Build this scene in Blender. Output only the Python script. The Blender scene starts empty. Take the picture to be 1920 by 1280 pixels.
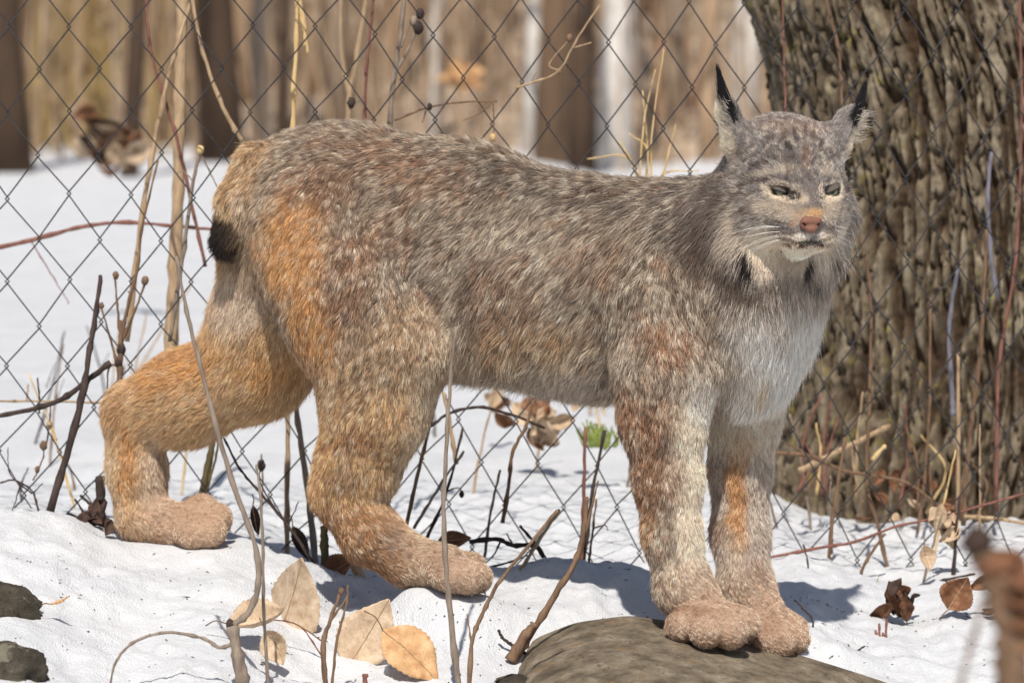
import bpy, math, random, time
import numpy as np
from mathutils import Vector
T0 = time.time()
rng = np.random.default_rng(7)
random.seed(7)
R = math.radians

# ------------------------------------------------------------------ scene, camera, light
scene = bpy.context.scene
COL = scene.collection
CAM_Y, CAM_Z, PITCH, FPX = -6.0, 0.70, R(4.0), 8571.0      # FPX: focal length in pixels of a 1920 wide picture
cam_data = bpy.data.cameras.new('camera')
cam = bpy.data.objects.new('camera', cam_data)
COL.objects.link(cam)
cam.location = (0, CAM_Y, CAM_Z)
cam.rotation_euler = (R(90) - PITCH, 0, 0)
cam_data.sensor_width = 36.0
cam_data.lens = FPX * 36.0 / 1920.0
cam_data.clip_start, cam_data.clip_end = 0.1, 400
cam_data.dof.use_dof = True
cam_data.dof.focus_distance = 5.62
cam_data.dof.aperture_fstop = 8.0
scene.camera = cam

SUN_EL, SUN_AZ = R(54), R(-4)          # azimuth measured from behind the camera, minus = from its left
world = bpy.data.worlds.new('World')
scene.world = world
world.use_nodes = True
wn = world.node_tree.nodes
wn.clear()
w_out = wn.new('ShaderNodeOutputWorld'); w_bg = wn.new('ShaderNodeBackground'); w_sky = wn.new('ShaderNodeTexSky')
w_sky.sky_type = 'NISHITA'; w_sky.sun_disc = False
w_sky.sun_elevation = SUN_EL
w_sky.sun_rotation = R(180) - SUN_AZ
w_bg.inputs['Strength'].default_value = 0.075
world.node_tree.links.new(w_sky.outputs[0], w_bg.inputs[0])
world.node_tree.links.new(w_bg.outputs[0], w_out.inputs[0])
sun_data = bpy.data.lights.new('sun', 'SUN')
sun_data.energy = 4.5; sun_data.angle = R(0.55); sun_data.color = (1.0, 0.945, 0.87)
sun = bpy.data.objects.new('sun', sun_data)
COL.objects.link(sun)
# vector from the scene towards the sun
SUN_DIR = Vector((math.sin(SUN_AZ) * math.cos(SUN_EL), -math.cos(SUN_AZ) * math.cos(SUN_EL), math.sin(SUN_EL)))
sun.rotation_euler = SUN_DIR.to_track_quat('Z', 'Y').to_euler()
scene.view_settings.view_transform = 'Standard'
scene.view_settings.look = 'None'
scene.view_settings.gamma = 1.0
scene.view_settings.exposure = 0.0
scene.view_settings.use_curve_mapping = False
scene.render.engine = 'CYCLES'
scene.cycles.use_denoising = True
scene.cycles.max_bounces = 6
scene.cycles.diffuse_bounces = 3
scene.cycles.glossy_bounces = 2
scene.cycles.transmission_bounces = 4
scene.cycles.transparent_max_bounces = 6
scene.cycles_curves.shape = 'RIBBONS'
scene.cycles_curves.subdivisions = 2

# ------------------------------------------------------------------ helpers
cp, sp = math.cos(PITCH), math.sin(PITCH)
def at(px, py, Y):
    """world point at depth Y that the photograph shows at (px, py)"""
    rx, ru = (px - 960.0) / FPX, (640.0 - py) / FPX
    d = (rx, cp + ru * sp, -sp + ru * cp)
    t = (Y - CAM_Y) / d[1]
    return np.array((d[0] * t, Y, CAM_Z + d[2] * t))
def pxm(Y):
    return (Y - CAM_Y) / FPX                    # metres per photo pixel at depth Y
def project(p):
    v = p - np.array((0, CAM_Y, CAM_Z))
    fx = v[:, 1] * cp - v[:, 2] * sp
    up = v[:, 1] * sp + v[:, 2] * cp
    return 960 + FPX * v[:, 0] / fx, 640 - FPX * up / fx
def smooth(a, b, x):
    t = np.clip((x - a) / (b - a), 0, 1)
    return t * t * (3 - 2 * t)
_perm = np.random.default_rng(3).permutation(4096).astype(np.int64)
_grad = np.random.default_rng(4).normal(size=(4096, 3)); _grad /= np.linalg.norm(_grad, axis=1)[:, None]
def noise(p, freq=1.0, seed=0):
    """gradient noise, about -1..1, for an (N,3) array"""
    p = np.asarray(p, float) * freq + seed * 17.31
    i = np.floor(p).astype(np.int64); f = p - i
    u = f * f * f * (f * (f * 6 - 15) + 10)
    out = 0
    for dx in (0, 1):
        hx = _perm[(i[:, 0] + dx) & 4095]; wx = u[:, 0] if dx else 1 - u[:, 0]
        for dy in (0, 1):
            hy = _perm[(hx + i[:, 1] + dy) & 4095]; wy = u[:, 1] if dy else 1 - u[:, 1]
            for dz in (0, 1):
                h = _perm[(hy + i[:, 2] + dz) & 4095]; wz = u[:, 2] if dz else 1 - u[:, 2]
                g = _grad[h]
                out = out + wx * wy * wz * (g[:, 0] * (f[:, 0] - dx) + g[:, 1] * (f[:, 1] - dy) + g[:, 2] * (f[:, 2] - dz))
    return out * 1.6
def fbm(p, freq=1.0, octaves=4, seed=0, gain=0.5):
    a, s, out = 1.0, 0.0, 0
    for o in range(octaves):
        out = out + a * noise(p, freq * 2 ** o, seed + o); s += a; a *= gain
    return out / s
def srgb(r, g, b):
    c = np.array((r, g, b), float) / 255
    return tuple(np.where(c <= 0.04045, c / 12.92, ((c + 0.055) / 1.055) ** 2.4))

def tag(o, label=None, cat=None, group=None, kind=None):
    if label: o['label'] = label
    if cat: o['category'] = cat
    if group: o['group'] = group
    if kind: o['kind'] = kind
    return o
def empty(name, loc):
    o = bpy.data.objects.new(name, None)
    o.empty_display_size = 0.05
    o.location = loc
    COL.objects.link(o)
    return o
def mesh_data(name, verts, faces, mat=None, smooth_shade=True):
    me = bpy.data.meshes.new(name)
    if isinstance(faces, np.ndarray):
        nv, nf, k = len(verts), len(faces), faces.shape[1]
        me.vertices.add(nv); me.vertices.foreach_set('co', np.ascontiguousarray(verts, np.float32).ravel())
        me.loops.add(nf * k); me.loops.foreach_set('vertex_index', np.ascontiguousarray(faces, np.int32).ravel())
        me.polygons.add(nf); me.polygons.foreach_set('loop_start', np.arange(nf, dtype=np.int32) * k)
        me.update(calc_edges=True)
    else:
        me.from_pydata([tuple(v) for v in verts], [], faces)
    if smooth_shade:
        me.polygons.foreach_set('use_smooth', np.ones(len(me.polygons), bool))
    if mat: me.materials.append(mat)
    me.update()
    return me
def link_mesh(name, me, parent=None, loc=None):
    o = bpy.data.objects.new(name, me)
    COL.objects.link(o)
    if parent is not None:
        o.parent = parent
        o.location = -np.array(parent.location) if loc is None else loc
    elif loc is not None:
        o.location = loc
    return o
def obj(name, verts, faces, mat, parent=None, smooth_shade=True):
    """verts in world coordinates; the parent is an unrotated, unscaled Empty"""
    return link_mesh(name, mesh_data(name, verts, faces, mat, smooth_shade), parent)
def attr_color(me, name, rgb):
    a = me.attributes.new(name, 'FLOAT_COLOR', 'POINT')
    c = np.ones((len(rgb), 4), np.float32); c[:, :3] = rgb
    a.data.foreach_set('color', c.ravel())

def tube(pts, rad, sides=6, caps=True):
    """a tube along pts with a radius per point"""
    P = np.asarray(pts, float); n = len(P)
    rad = np.broadcast_to(np.asarray(rad, float), (n,))
    tg = np.gradient(P, axis=0); tg /= np.linalg.norm(tg, axis=1)[:, None] + 1e-12
    ref = np.array((0.31, 1.0, 0.17)) if abs(tg[:, 1]).max() < 0.8 else np.array((1.0, 0.2, 0.13))
    a = np.cross(tg, ref); a /= np.linalg.norm(a, axis=1)[:, None] + 1e-12
    b = np.cross(tg, a)
    th = np.linspace(0, 2 * np.pi, sides, endpoint=False)
    V = (P[:, None] + rad[:, None, None] * (np.cos(th)[None, :, None] * a[:, None] + np.sin(th)[None, :, None] * b[:, None])).reshape(-1, 3)
    F = []
    for i in range(n - 1):
        for j in range(sides):
            k = (j + 1) % sides
            F.append((i * sides + j, i * sides + k, (i + 1) * sides + k, (i + 1) * sides + j))
    if caps:
        F.append(tuple(range(sides))[::-1]); F.append(tuple((n - 1) * sides + j for j in range(sides)))
    return V, F
def join(parts):
    V, F, o = [], [], 0
    for v, f in parts:
        V.append(np.asarray(v)); F += [tuple(i + o for i in q) for q in f]; o += len(v)
    return np.concatenate(V), F
def spline(pts, n):
    """Catmull-Rom through pts, n points"""
    P = np.asarray(pts, float)
    if len(P) == 2:
        t = np.linspace(0, 1, n)[:, None]
        return P[0] * (1 - t) + P[1] * t
    Q = np.vstack([2 * P[0] - P[1], P, 2 * P[-1] - P[-2]])
    s = np.linspace(0, len(P) - 1 - 1e-9, n); i = s.astype(int); t = (s - i)[:, None]
    p0, p1, p2, p3 = Q[i], Q[i + 1], Q[i + 2], Q[i + 3]
    return 0.5 * (2 * p1 + (p2 - p0) * t + (2 * p0 - 5 * p1 + 4 * p2 - p3) * t ** 2 + (3 * p1 - p0 - 3 * p2 + p3) * t ** 3)

# ------------------------------------------------------------------ materials
class NT:
    """tiny wrapper for building a node material"""
    def __init__(self, name):
        self.m = bpy.data.materials.new(name); self.m.use_nodes = True
        self.t = self.m.node_tree; self.t.nodes.clear()
        self.out = self.t.nodes.new('ShaderNodeOutputMaterial')
        self.b = self.t.nodes.new('ShaderNodeBsdfPrincipled')
        self.t.links.new(self.b.outputs[0], self.out.inputs[0])
    def n(self, kind, **kw):
        x = self.t.nodes.new(kind)
        for k, v in kw.items():
            if k in x.inputs.keys(): x.inputs[k].default_value = v
            else: setattr(x, k, v)
        return x
    def l(self, a, b): self.t.links.new(a, b)
    def coord(self, kind='Object', scale=(1, 1, 1)):
        c = self.n('ShaderNodeTexCoord'); mp = self.n('ShaderNodeMapping'); mp.inputs['Scale'].default_value = scale
        self.l(c.outputs[kind], mp.inputs['Vector']); return mp.outputs[0]
    def noise(self, vec, scale, detail=4, rough=0.55):
        x = self.n('ShaderNodeTexNoise', Scale=scale, Detail=detail, Roughness=rough); self.l(vec, x.inputs['Vector']); return x.outputs['Fac']
    def ramp(self, fac, stops):
        r = self.n('ShaderNodeValToRGB'); e = r.color_ramp.elements
        while len(e) < len(stops): e.new(0.5)
        for q, (p, c) in zip(e, stops): q.position = p; q.color = (*c, 1) if len(c) == 3 else c
        self.l(fac, r.inputs[0]); return r.outputs[0]
    def mix(self, fac, a, b, mode='MIX'):
        x = self.n('ShaderNodeMix', data_type='RGBA', blend_type=mode)
        for s, v in ((0, fac), (6, a), (7, b)):
            if hasattr(v, 'is_linked') or hasattr(v, 'links'): self.l(v, x.inputs[s])
            else: x.inputs[s].default_value = v if s == 0 else (*v, 1)
        return x.outputs[2]
    def bump(self, h, strength=0.5, dist=0.002):
        x = self.n('ShaderNodeBump', Strength=strength, Distance=dist); self.l(h, x.inputs['Height']); self.l(x.outputs[0], self.b.inputs['Normal'])
    def set(self, **kw):
        for k, v in kw.items():
            k = k.replace('_', ' ')
            self.b.inputs[k].default_value = v
        return self
def bark_mat(name, c1, c2, scale=60, rough=0.85, stretch=0.25):
    q = NT(name); v = q.coord('Object', (1, 1, stretch))
    f = q.noise(v, scale, 6)
    q.l(q.ramp(f, [(0.3, c1), (0.7, c2)]), q.b.inputs['Base Color']); q.bump(f, 0.5, 0.001); q.set(Roughness=rough)
    q.b.inputs['Specular IOR Level'].default_value = 0.25
    return q.m
# ------------------------------------------------------------------ snow ground
CREST = np.array([(-2500, 905), (-300, 925), (0, 942), (120, 960), (200, 988), (330, 1022), (450, 1010), (560, 1050), (640, 1078), (760, 1075),
                  (930, 1062), (1000, 1048), (1100, 1048), (1215, 1062), (1320, 1085), (1450, 1092), (1550, 1128), (1700, 1158), (1830, 1152), (1920, 1146), (2300, 1120), (4500, 1100)], float)
YC = 0.02
CX = np.arange(-2500, 4500, 10.0); CYS = np.interp(CX, CREST[:, 0], CREST[:, 1])
_k = np.hanning(13); CYS = np.convolve(np.pad(CYS, 6, 'edge'), _k / _k.sum(), 'valid')
PADS = [(at(868, 1112, -.295), .075), (at(800, 1098, -.26), .05), (at(350, 1022, -.01), .085), (at(280, 1014, .01), .06), (at(1130, 1290, -.50), .16), (at(1330, 1310, -.50), .20), (at(1500, 1330, -.48), .14)]   # snow pressed under the hind paws
def crest_z(px):
    py = np.interp(px, CX, CYS)
    ru = (640.0 - py) / FPX
    return CAM_Z + (-sp + ru * cp) * (YC - CAM_Y) / (cp + ru * sp)
def ground_z(x, y, detail=True):
    x = np.asarray(x, float); y = np.asarray(y, float)
    px = 960 + x * FPX / 6.02
    zc = crest_z(px)
    k = smooth(-0.9, -2.2, y)
    front = zc + 0.12 * np.maximum(y - YC, -1.6) * (1 - 0.2 * k)
    # behind the ledge: a trough along the fence, then a nearly flat field
    trough = 0.045 * smooth(330, 700, px) * (1 - 0.5 * smooth(1350, 1600, px))
    behind = -0.012 + 0.055 * smooth(700, -100, px) * smooth(0.8, 0.1, y) + 0.02 * smooth(0.3, 2.5, y) - trough * smooth(1.0, 0.25, y)
    t = smooth(YC - 0.03, YC + 0.13, y)
    z = front * (1 - t) + np.minimum(behind, zc + 0.02) * t
    if detail:
        p = np.stack([x, y, np.zeros_like(x)], -1).reshape(-1, 3)
        far = smooth(3, 12, y)
        n1 = fbm(p, 3.2, 3, 5).reshape(x.shape); n2 = fbm(p * np.array((1.0, .6, 1.0)), 15, 3, 9).reshape(x.shape); n3 = fbm(p * np.array((1.0, .5, 1.0)), 60, 3, 12).reshape(x.shape)
        n4 = fbm(p * np.array((1.0, .55, 1.0)), 32, 3, 19).reshape(x.shape)
        z = z + .0055 * n4 * (1 + .8 * n2) * (1 - smooth(0.8, 2.5, y)) + (0.014 * n1 + 0.0135 * n2 * (1 + .8 * n1)) * (1 - far) + 0.0042 * n3 * (1 + n1) * (1 - smooth(0.8, 2, y)) + far * 0.06 * fbm(p, 0.35, 3, 3).reshape(x.shape)
    for c_, r_ in PADS:
        w = np.exp(-(((x - c_[0]) ** 2 + (y - c_[1]) ** 2) / r_ ** 2) ** 1.5)
        z = z + w * (c_[2] - z)
    return z
def axis(dense_a, dense_b, step, far, grow=1.13):
    v = list(np.arange(dense_a, dense_b, step)); s = step
    lo, hi = [], []
    a = v[0]
    while a > far[0]: s *= grow; a -= s; lo.append(a)
    s = step; a = v[-1]
    while a < far[1]: s *= grow; a += s; hi.append(a)
    return np.array(lo[::-1] + v + hi)
gx = axis(-0.85, 0.85, 0.006, (-90, 90)); gy = axis(-0.95, 0.75, 0.006, (-9, 26), 1.09)
X, Yg = np.meshgrid(gx, gy, indexing='ij')
Z = ground_z(X, Yg)
def grid_faces(nx, ny):
    i = np.arange(nx - 1)[:, None]; j = np.arange(ny - 1)[None]
    a = i * ny + j
    return np.stack([a, a + ny, a + ny + 1, a + 1], -1).reshape(-1, 4)
q = NT('snow')
v = q.coord('Object')
v2 = q.coord('Object', (1, .45, 1))
n_big = q.noise(v, 6, 5); n_grain = q.noise(v2, 380, 3, 0.7); n_mid = q.noise(v2, 75, 5, 0.6)
dirt = q.ramp(q.noise(v, 55, 7, 0.72), [(0.655, (0, 0, 0)), (0.70, (1, 1, 1))])
patch = q.ramp(q.noise(v, 4.0, 3), [(0.5, (0, 0, 0)), (0.62, (1, 1, 1))])
base = q.ramp(n_big, [(0.35, (0.72, 0.73, 0.75)), (0.65, (0.81, 0.815, 0.82))])
mm = q.n('ShaderNodeMath', operation='MULTIPLY'); q.l(dirt, mm.inputs[0]); q.l(patch, mm.inputs[1])
mm2 = q.n('ShaderNodeMath', operation='MULTIPLY'); q.l(mm.outputs[0], mm2.inputs[0]); mm2.inputs[1].default_value = 0.4
q.l(q.mix(mm2.outputs[0], base, (0.30, 0.25, 0.20)), q.b.inputs['Base Color'])
hs = q.n('ShaderNodeMath', operation='ADD'); q.l(n_grain, hs.inputs[0]); q.l(n_mid, hs.inputs[1])
q.bump(hs.outputs[0], 0.7, 0.006)
q.set(Roughness=0.55)
q.b.inputs['Specular IOR Level'].default_value = 0.3
M_SNOW = q.m
def ground_Y(px, py, lo=-1.6, hi=.0):
    ys = np.linspace(lo, hi, 400); P_ = np.array([at(px, py, y) for y in ys])
    below = P_[:, 2] <= ground_z(P_[:, 0], P_[:, 1])
    i = int(np.argmax(below)) if below.any() else 399
    return float(ys[i])
tag(obj('snow_ground', np.stack([X, Yg, Z], -1).reshape(-1, 3), grid_faces(len(gx), len(gy)), M_SNOW), kind='structure')
# ------------------------------------------------------------------ lynx body: smooth union of tapered limbs, meshed as one surface
YAW = R(24.6)
LAT = np.array((-math.sin(YAW), -math.cos(YAW), 0.0))      # towards the flank the camera sees
FWD = np.array((math.cos(YAW), -math.sin(YAW), 0.0))
PR = []
def cone(a, b, ra, rb, k=0.03, lat=None, s=1.0, fur=18.0, lift=0.35, flow=None, part='body'):
    """a, b: (px, py, Y); radii in photo pixels; lat/s: squash along one direction"""
    A, B = at(*a), at(*b)
    f = B - A if flow is None else np.asarray(flow, float)
    PR.append(dict(A=A, B=B, ra=(ra + 4) * pxm(a[2]), rb=(rb + 4) * pxm(b[2]), k=k, lat=lat, s=s, fur=fur * .58e-3, lift=lift, flow=f / (np.linalg.norm(f) + 1e-9), part=part))
def chain(pts, **kw):
    for i in range(len(pts) - 1):
        a, b = pts[i], pts[i + 1]
        cone(a[:3], b[:3], a[3], b[3], **kw)
DOWN = np.array((0, 0, -1.0))
BACK = -FWD
# trunk
tk = dict(lat=LAT, part='trunk')
cone((560, 408, -.085), (640, 425, -.105), 140, 170, k=.05, s=.72, fur=20, lift=.30, flow=BACK + .35 * DOWN, **tk)
cone((640, 425, -.105), (860, 474, -.17), 178, 186, k=.05, s=.70, fur=22, lift=.30, flow=BACK + .55 * DOWN, **tk)
cone((860, 474, -.17), (1110, 532, -.25), 186, 174, k=.05, s=.70, fur=26, lift=.28, flow=BACK * .7 + 1.0 * DOWN, **tk)
cone((1110, 532, -.25), (1300, 570, -.31), 174, 150, k=.05, s=.74, fur=26, lift=.30, flow=BACK * .7 + .9 * DOWN, **tk)
cone((850, 610, -.17), (1130, 645, -.25), 56, 62, k=.06, s=1.2, fur=62, lift=.22, flow=DOWN + BACK * .25, **tk)     # belly
cone((1180, 465, -.27), (1290, 462, -.31), 76, 80, k=.05, fur=24, lift=.3, flow=BACK + .4 * DOWN, part='trunk')     # withers
# neck and chest
cone((1260, 505, -.31), (1420, 445, -.37), 132, 108, k=.06, fur=34, lift=.32, flow=BACK * .6 + DOWN * .9, part='neck')
cone((1400, 560, -.34), (1398, 690, -.31), 112, 84, k=.06, fur=34, lift=.28, flow=DOWN, part='chest')
cone((1436, 500, -.36), (1432, 610, -.33), 94, 74, k=.05, fur=34, lift=.30, flow=DOWN + .15 * FWD, part='chest')
# near front leg
chain([(1262, 560, -.36, 108), (1250, 690, -.375, 86), (1243, 780, -.375, 72)], k=.026, fur=20, lift=.32, flow=DOWN, part='nfl')
chain([(1243, 780, -.375, 72), (1253, 900, -.375, 54), (1260, 1000, -.38, 45), (1280, 1100, -.39, 44)], k=.02, fur=17, lift=.34, flow=DOWN, part='nfl')
cone((1285, 1105, -.39), (1325, 1155, -.41), 46, 42, k=.02, fur=11, lift=.4, flow=FWD + .6 * DOWN, part='nfp')
for tx, ty, tY, r in ((1279, 1172, -.440, 28), (1324, 1181, -.465, 30), (1369, 1183, -.455, 30), (1398, 1169, -.408, 26)):
    cone((1315, 1150, -.405), (tx, ty, tY), 34, r, k=.0018, fur=7, lift=.45, flow=FWD * .5 + DOWN * .5 - .5 * np.array((0, 1, 0)), part='nfp')
# far front leg
chain([(1400, 660, -.27, 82), (1393, 780, -.265, 62), (1388, 880, -.26, 48), (1388, 1000, -.262, 44), (1398, 1095, -.28, 42)], k=.02, fur=17, lift=.34, flow=DOWN, part='ffl')
cone((1398, 1100, -.28), (1440, 1165, -.32), 42, 38, k=.02, fur=11, lift=.4, flow=FWD + .6 * DOWN, part='ffp')
for tx, ty, tY, r in ((1432, 1195, -.36, 27), (1462, 1202, -.36, 29), (1489, 1197, -.335, 26), (1490, 1178, -.29, 22)):
    cone((1430, 1155, -.30), (tx, ty, tY), 34, r, k=.0018, fur=7, lift=.45, flow=FWD * .5 + DOWN * .5 - .5 * np.array((0, 1, 0)), part='ffp')
# near hind leg
chain([(610, 440, -.145, 132), (672, 560, -.185, 128), (735, 650, -.22, 98)], k=.032, fur=20, lift=.30, flow=DOWN + .25 * BACK, part='nht')
cone((640, 520, -.16), (680, 700, -.20), 118, 82, k=.04, fur=20, lift=.30, flow=DOWN + .2 * BACK, part='nht')
chain([(735, 650, -.22, 98), (705, 770, -.215, 84), (668, 880, -.205, 66), (645, 925, -.205, 54)], k=.03, fur=18, lift=.32, flow=DOWN + .3 * BACK, part='nhl')
chain([(645, 922, -.205, 54), (695, 1000, -.22, 52), (765, 1050, -.24, 42), (835, 1062, -.27, 38)], k=.012, fur=14, lift=.34, part='nhl')
for tx, ty, tY, r in ((846, 1080, -.318, 26), (876, 1082, -.322, 28), (895, 1082, -.292, 25), (884, 1062, -.25, 24)):
    cone((815, 1064, -.26), (tx, ty, tY), 30, r, k=.0018, fur=7, lift=.42, flow=FWD * .8 + DOWN * .5, part='nhp')
# far hind leg
chain([(530, 490, -.05, 110), (505, 620, -.03, 100), (480, 685, -.02, 84), (350, 745, .005, 74), (262, 775, .02, 58)], k=.035, fur=24, lift=.28, part='fhl', flow=None)
chain([(255, 775, .02, 54), (256, 880, .022, 48), (268, 968, .02, 42)], k=.015, fur=16, lift=.34, part='fhl', flow=DOWN)
chain([(268, 968, .02, 40), (320, 985, .0, 36), (355, 985, -.01, 32)], k=.015, fur=12, lift=.38, part='fhp')
for tx, ty, tY, r in ((362, 1000, -.042, 26), (393, 996, -.038, 28), (405, 972, -.008, 27), (378, 957, .012, 29)):
    cone((340, 984, -.005), (tx, ty, tY), 32, r, k=.0018, fur=7, lift=.42, flow=FWD * .8 + DOWN * .5, part='fhp')
# tail stub
chain([(482, 312, -.10, 40), (452, 380, -.115, 38), (434, 446, -.12, 32)], k=.012, fur=20, lift=.3, part='tail')

# head, in its own frame: r to the picture's right, u up, f out of the face
HEAD_C = at(1474, 350, -.42); HS = pxm(-.42)
HYAW = R(20)
HF = np.array((math.sin(HYAW), -math.cos(HYAW), 0.0)); HF /= np.linalg.norm(HF)
HR = np.array((math.cos(HYAW), math.sin(HYAW), 0.0))
HU = np.cross(HR, HF) * -1.0
if HU[2] < 0: HU = -HU
def hp(r, u, f):
    return HEAD_C + HS * (r * HR + u * HU + f * HF)
def hcone(a, b, ra, rb, k=.02, s=1.0, lat=None, fur=10, lift=.35, part='head', flow=None):
    A, B = hp(*a), hp(*b)
    f = (B - A) if flow is None else flow
    PR.append(dict(A=A, B=B, ra=ra * HS, rb=rb * HS, k=k, lat=lat, s=s, fur=fur * .58e-3, lift=lift, flow=f / (np.linalg.norm(f) + 1e-9), part=part))
def both(a, b, ra, rb, **kw):
    for sgn in (-1, 1):
        hcone((a[0] * sgn, a[1], a[2]), (b[0] * sgn, b[1], b[2]), ra, rb, **kw)
hcone((0, 45, -40), (0, 38, 8), 92, 86, k=.02, fur=11)                      # cranium
both((30, 75, -5), (52, 40, 18), 46, 44, k=.02, fur=9)                       # brow bulk
both((70, -22, -25), (62, -52, 20), 60, 48, k=.03, fur=20, lift=.30)         # cheeks
both((96, -55, -40), (84, -118, -14), 48, 27, k=.02, fur=50, lift=.34, part='ruff')   # ruff
hcone((0, 50, 40), (0, 5, 78), 42, 30, k=.02, fur=9, lift=.30, part='face')  # forehead to bridge
hcone((0, 5, 78), (0, -54, 122), 29, 23, k=.015, fur=6, lift=.28, part='face')
both((13, -82, 96), (21, -84, 104), 27, 27, k=.010, fur=7, lift=.30, part='face')     # whisker pads
both((34, -70, 66), (24, -82, 92), 34, 26, k=.02, fur=7, lift=.28, part='face')
hcone((-6, -106, 72), (-6, -111, 92), 28, 17, k=.010, fur=9, lift=.35, part='chin')
both((38, 20, 70), (58, 16, 58), 19, 19, k=.012, fur=6, lift=.25, part='face')  # brow ridge over the eye
both((52, -36, 62), (66, -34, 40), 26, 30, k=.02, fur=9, lift=.28, part='face')  # under the eye
hcone((-10, -25, -60), (-60, -95, -110), 90, 104, k=.03, fur=30, lift=.32, part='neck')
# ears
HB = -HF
hcone((-98, 88, 2), (-118, 144, -8), 34, 18, k=.02, s=.62, lat=HF, fur=10, lift=.3, part='ear')
hcone((-118, 144, -8), (-131, 178, -12), 18, 5, k=.012, s=.6, lat=HF, fur=9, lift=.25, part='ear')
hcone((98, 86, 2), (130, 124, -8), 36, 20, k=.02, s=.62, lat=HF, fur=10, lift=.3, part='ear')
hcone((130, 124, -8), (158, 156, -14), 20, 5, k=.012, s=.6, lat=HF, fur=9, lift=.25, part='ear')

def prim_dist(p, P):
    q = p - P['A']; ba = P['B'] - P['A']
    if P['lat'] is not None and P['s'] != 1.0:
        L = P['lat']
        q = q + (q @ L)[..., None] * L * (1 / P['s'] - 1)
        ba = ba + (ba @ L) * L * (1 / P['s'] - 1)
    h = np.clip((q @ ba) / (ba @ ba), 0, 1)
    d = q - h[..., None] * ba
    return (np.sqrt((d * d).sum(-1)) - (P['ra'] + (P['rb'] - P['ra']) * h)) * (0.85 if P['s'] < 1 else 1.0)

VOX = 0.0033
lo = np.min([np.minimum(P['A'], P['B']) - max(P['ra'], P['rb']) for P in PR], 0) - .03
hi = np.max([np.maximum(P['A'], P['B']) + max(P['ra'], P['rb']) for P in PR], 0) + .03
dims = np.ceil((hi - lo) / VOX).astype(int) + 1
F = np.full(dims, 0.5, np.float32)
ax = [lo[i] + VOX * np.arange(dims[i]) for i in range(3)]
def smin(a, b, k):
    h = np.maximum(k - np.abs(a - b), 0) / k
    return np.minimum(a, b) - h * h * k * 0.25
def box_of(P, m):
    r = max(P['ra'], P['rb']) * max(1, P['s']) + m
    a = np.clip(((np.minimum(P['A'], P['B']) - r - lo) / VOX).astype(int), 0, dims - 1)
    b = np.clip(((np.maximum(P['A'], P['B']) + r - lo) / VOX).astype(int) + 2, 1, dims)
    return tuple(slice(a[i], b[i]) for i in range(3))
for P in PR:
    sl = box_of(P, P['k'] + .012)
    g = np.stack(np.meshgrid(ax[0][sl[0]], ax[1][sl[1]], ax[2][sl[2]], indexing='ij'), -1).astype(np.float32)
    F[sl] = smin(F[sl], prim_dist(g, P).astype(np.float32), P['k'])
# eye hollows and the mouth line
EYES = [hp(-42, -6, 60), hp(56, -6, 60)]
def carve(A, B, r, k):
    P = dict(A=A, B=B, ra=r, rb=r, k=k, lat=None, s=1)
    sl = box_of(P, .02)
    g = np.stack(np.meshgrid(ax[0][sl[0]], ax[1][sl[1]], ax[2][sl[2]], indexing='ij'), -1).astype(np.float32)
    F[sl] = -smin(-F[sl], prim_dist(g, P).astype(np.float32), k)
for s_, e in ((-1, EYES[0]), (1, EYES[1])):
    carve(e + HS * (-11 * HR - 0 * HU + 20 * HF), e + HS * (11 * HR + 0 * HU + 20 * HF), 9 * HS, .005)
for s_ in (-1, 1):
    carve(hp(0, -103, 132), hp(s_ * 42, -100, 108), 4.0 * HS, .004)

def surface_nets(F):
    ins = F < 0
    c = np.zeros(np.array(F.shape) - 1, np.int8)
    for dx in (0, 1):
        for dy in (0, 1):
            for dz in (0, 1):
                c += ins[dx:F.shape[0] - 1 + dx, dy:F.shape[1] - 1 + dy, dz:F.shape[2] - 1 + dz]
    act = np.argwhere((c > 0) & (c < 8))
    cor = [(dx, dy, dz) for dx in (0, 1) for dy in (0, 1) for dz in (0, 1)]
    val = np.stack([F[act[:, 0] + d[0], act[:, 1] + d[1], act[:, 2] + d[2]] for d in cor], 1)
    acc = np.zeros((len(act), 3)); cnt = np.zeros(len(act))
    for a in range(8):
        for b in range(a + 1, 8):
            if sum(abs(cor[a][i] - cor[b][i]) for i in range(3)) != 1: continue
            m = (val[:, a] < 0) != (val[:, b] < 0)
            t = np.where(m, val[:, a] / np.where(m, val[:, a] - val[:, b], 1), 0)
            pos = np.array(cor[a]) + t[:, None] * (np.array(cor[b]) - np.array(cor[a]))
            acc += pos * m[:, None]; cnt += m
    V = act + acc / cnt[:, None]
    ind = np.full(c.shape, -1, np.int32); ind[tuple(act.T)] = np.arange(len(act))
    Q = []
    for axis_ in range(3):
        o = [0, 1, 2]; o.remove(axis_)
        s0 = [slice(None)] * 3; s1 = [slice(None)] * 3
        s0[axis_] = slice(0, -1); s1[axis_] = slice(1, None)
        a, b = ins[tuple(s0)], ins[tuple(s1)]
        e = np.argwhere(a != b)
        e = e[(e[:, o[0]] > 0) & (e[:, o[1]] > 0) & (e[:, o[0]] < F.shape[o[0]] - 1) & (e[:, o[1]] < F.shape[o[1]] - 1)]
        fl = a[tuple(e.T)]
        def cell(d0, d1):
            x = e.copy(); x[:, o[0]] -= d0; x[:, o[1]] -= d1
            return ind[tuple(x.T)]
        q = np.stack([cell(1, 1), cell(0, 1), cell(0, 0), cell(1, 0)], 1)
        flip = fl if axis_ != 1 else ~fl
        q[~flip] = q[~flip][:, ::-1]
        Q.append(q)
    return V, np.concatenate(Q)
BV, BQ = surface_nets(F)
BV = lo + BV * VOX
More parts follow.
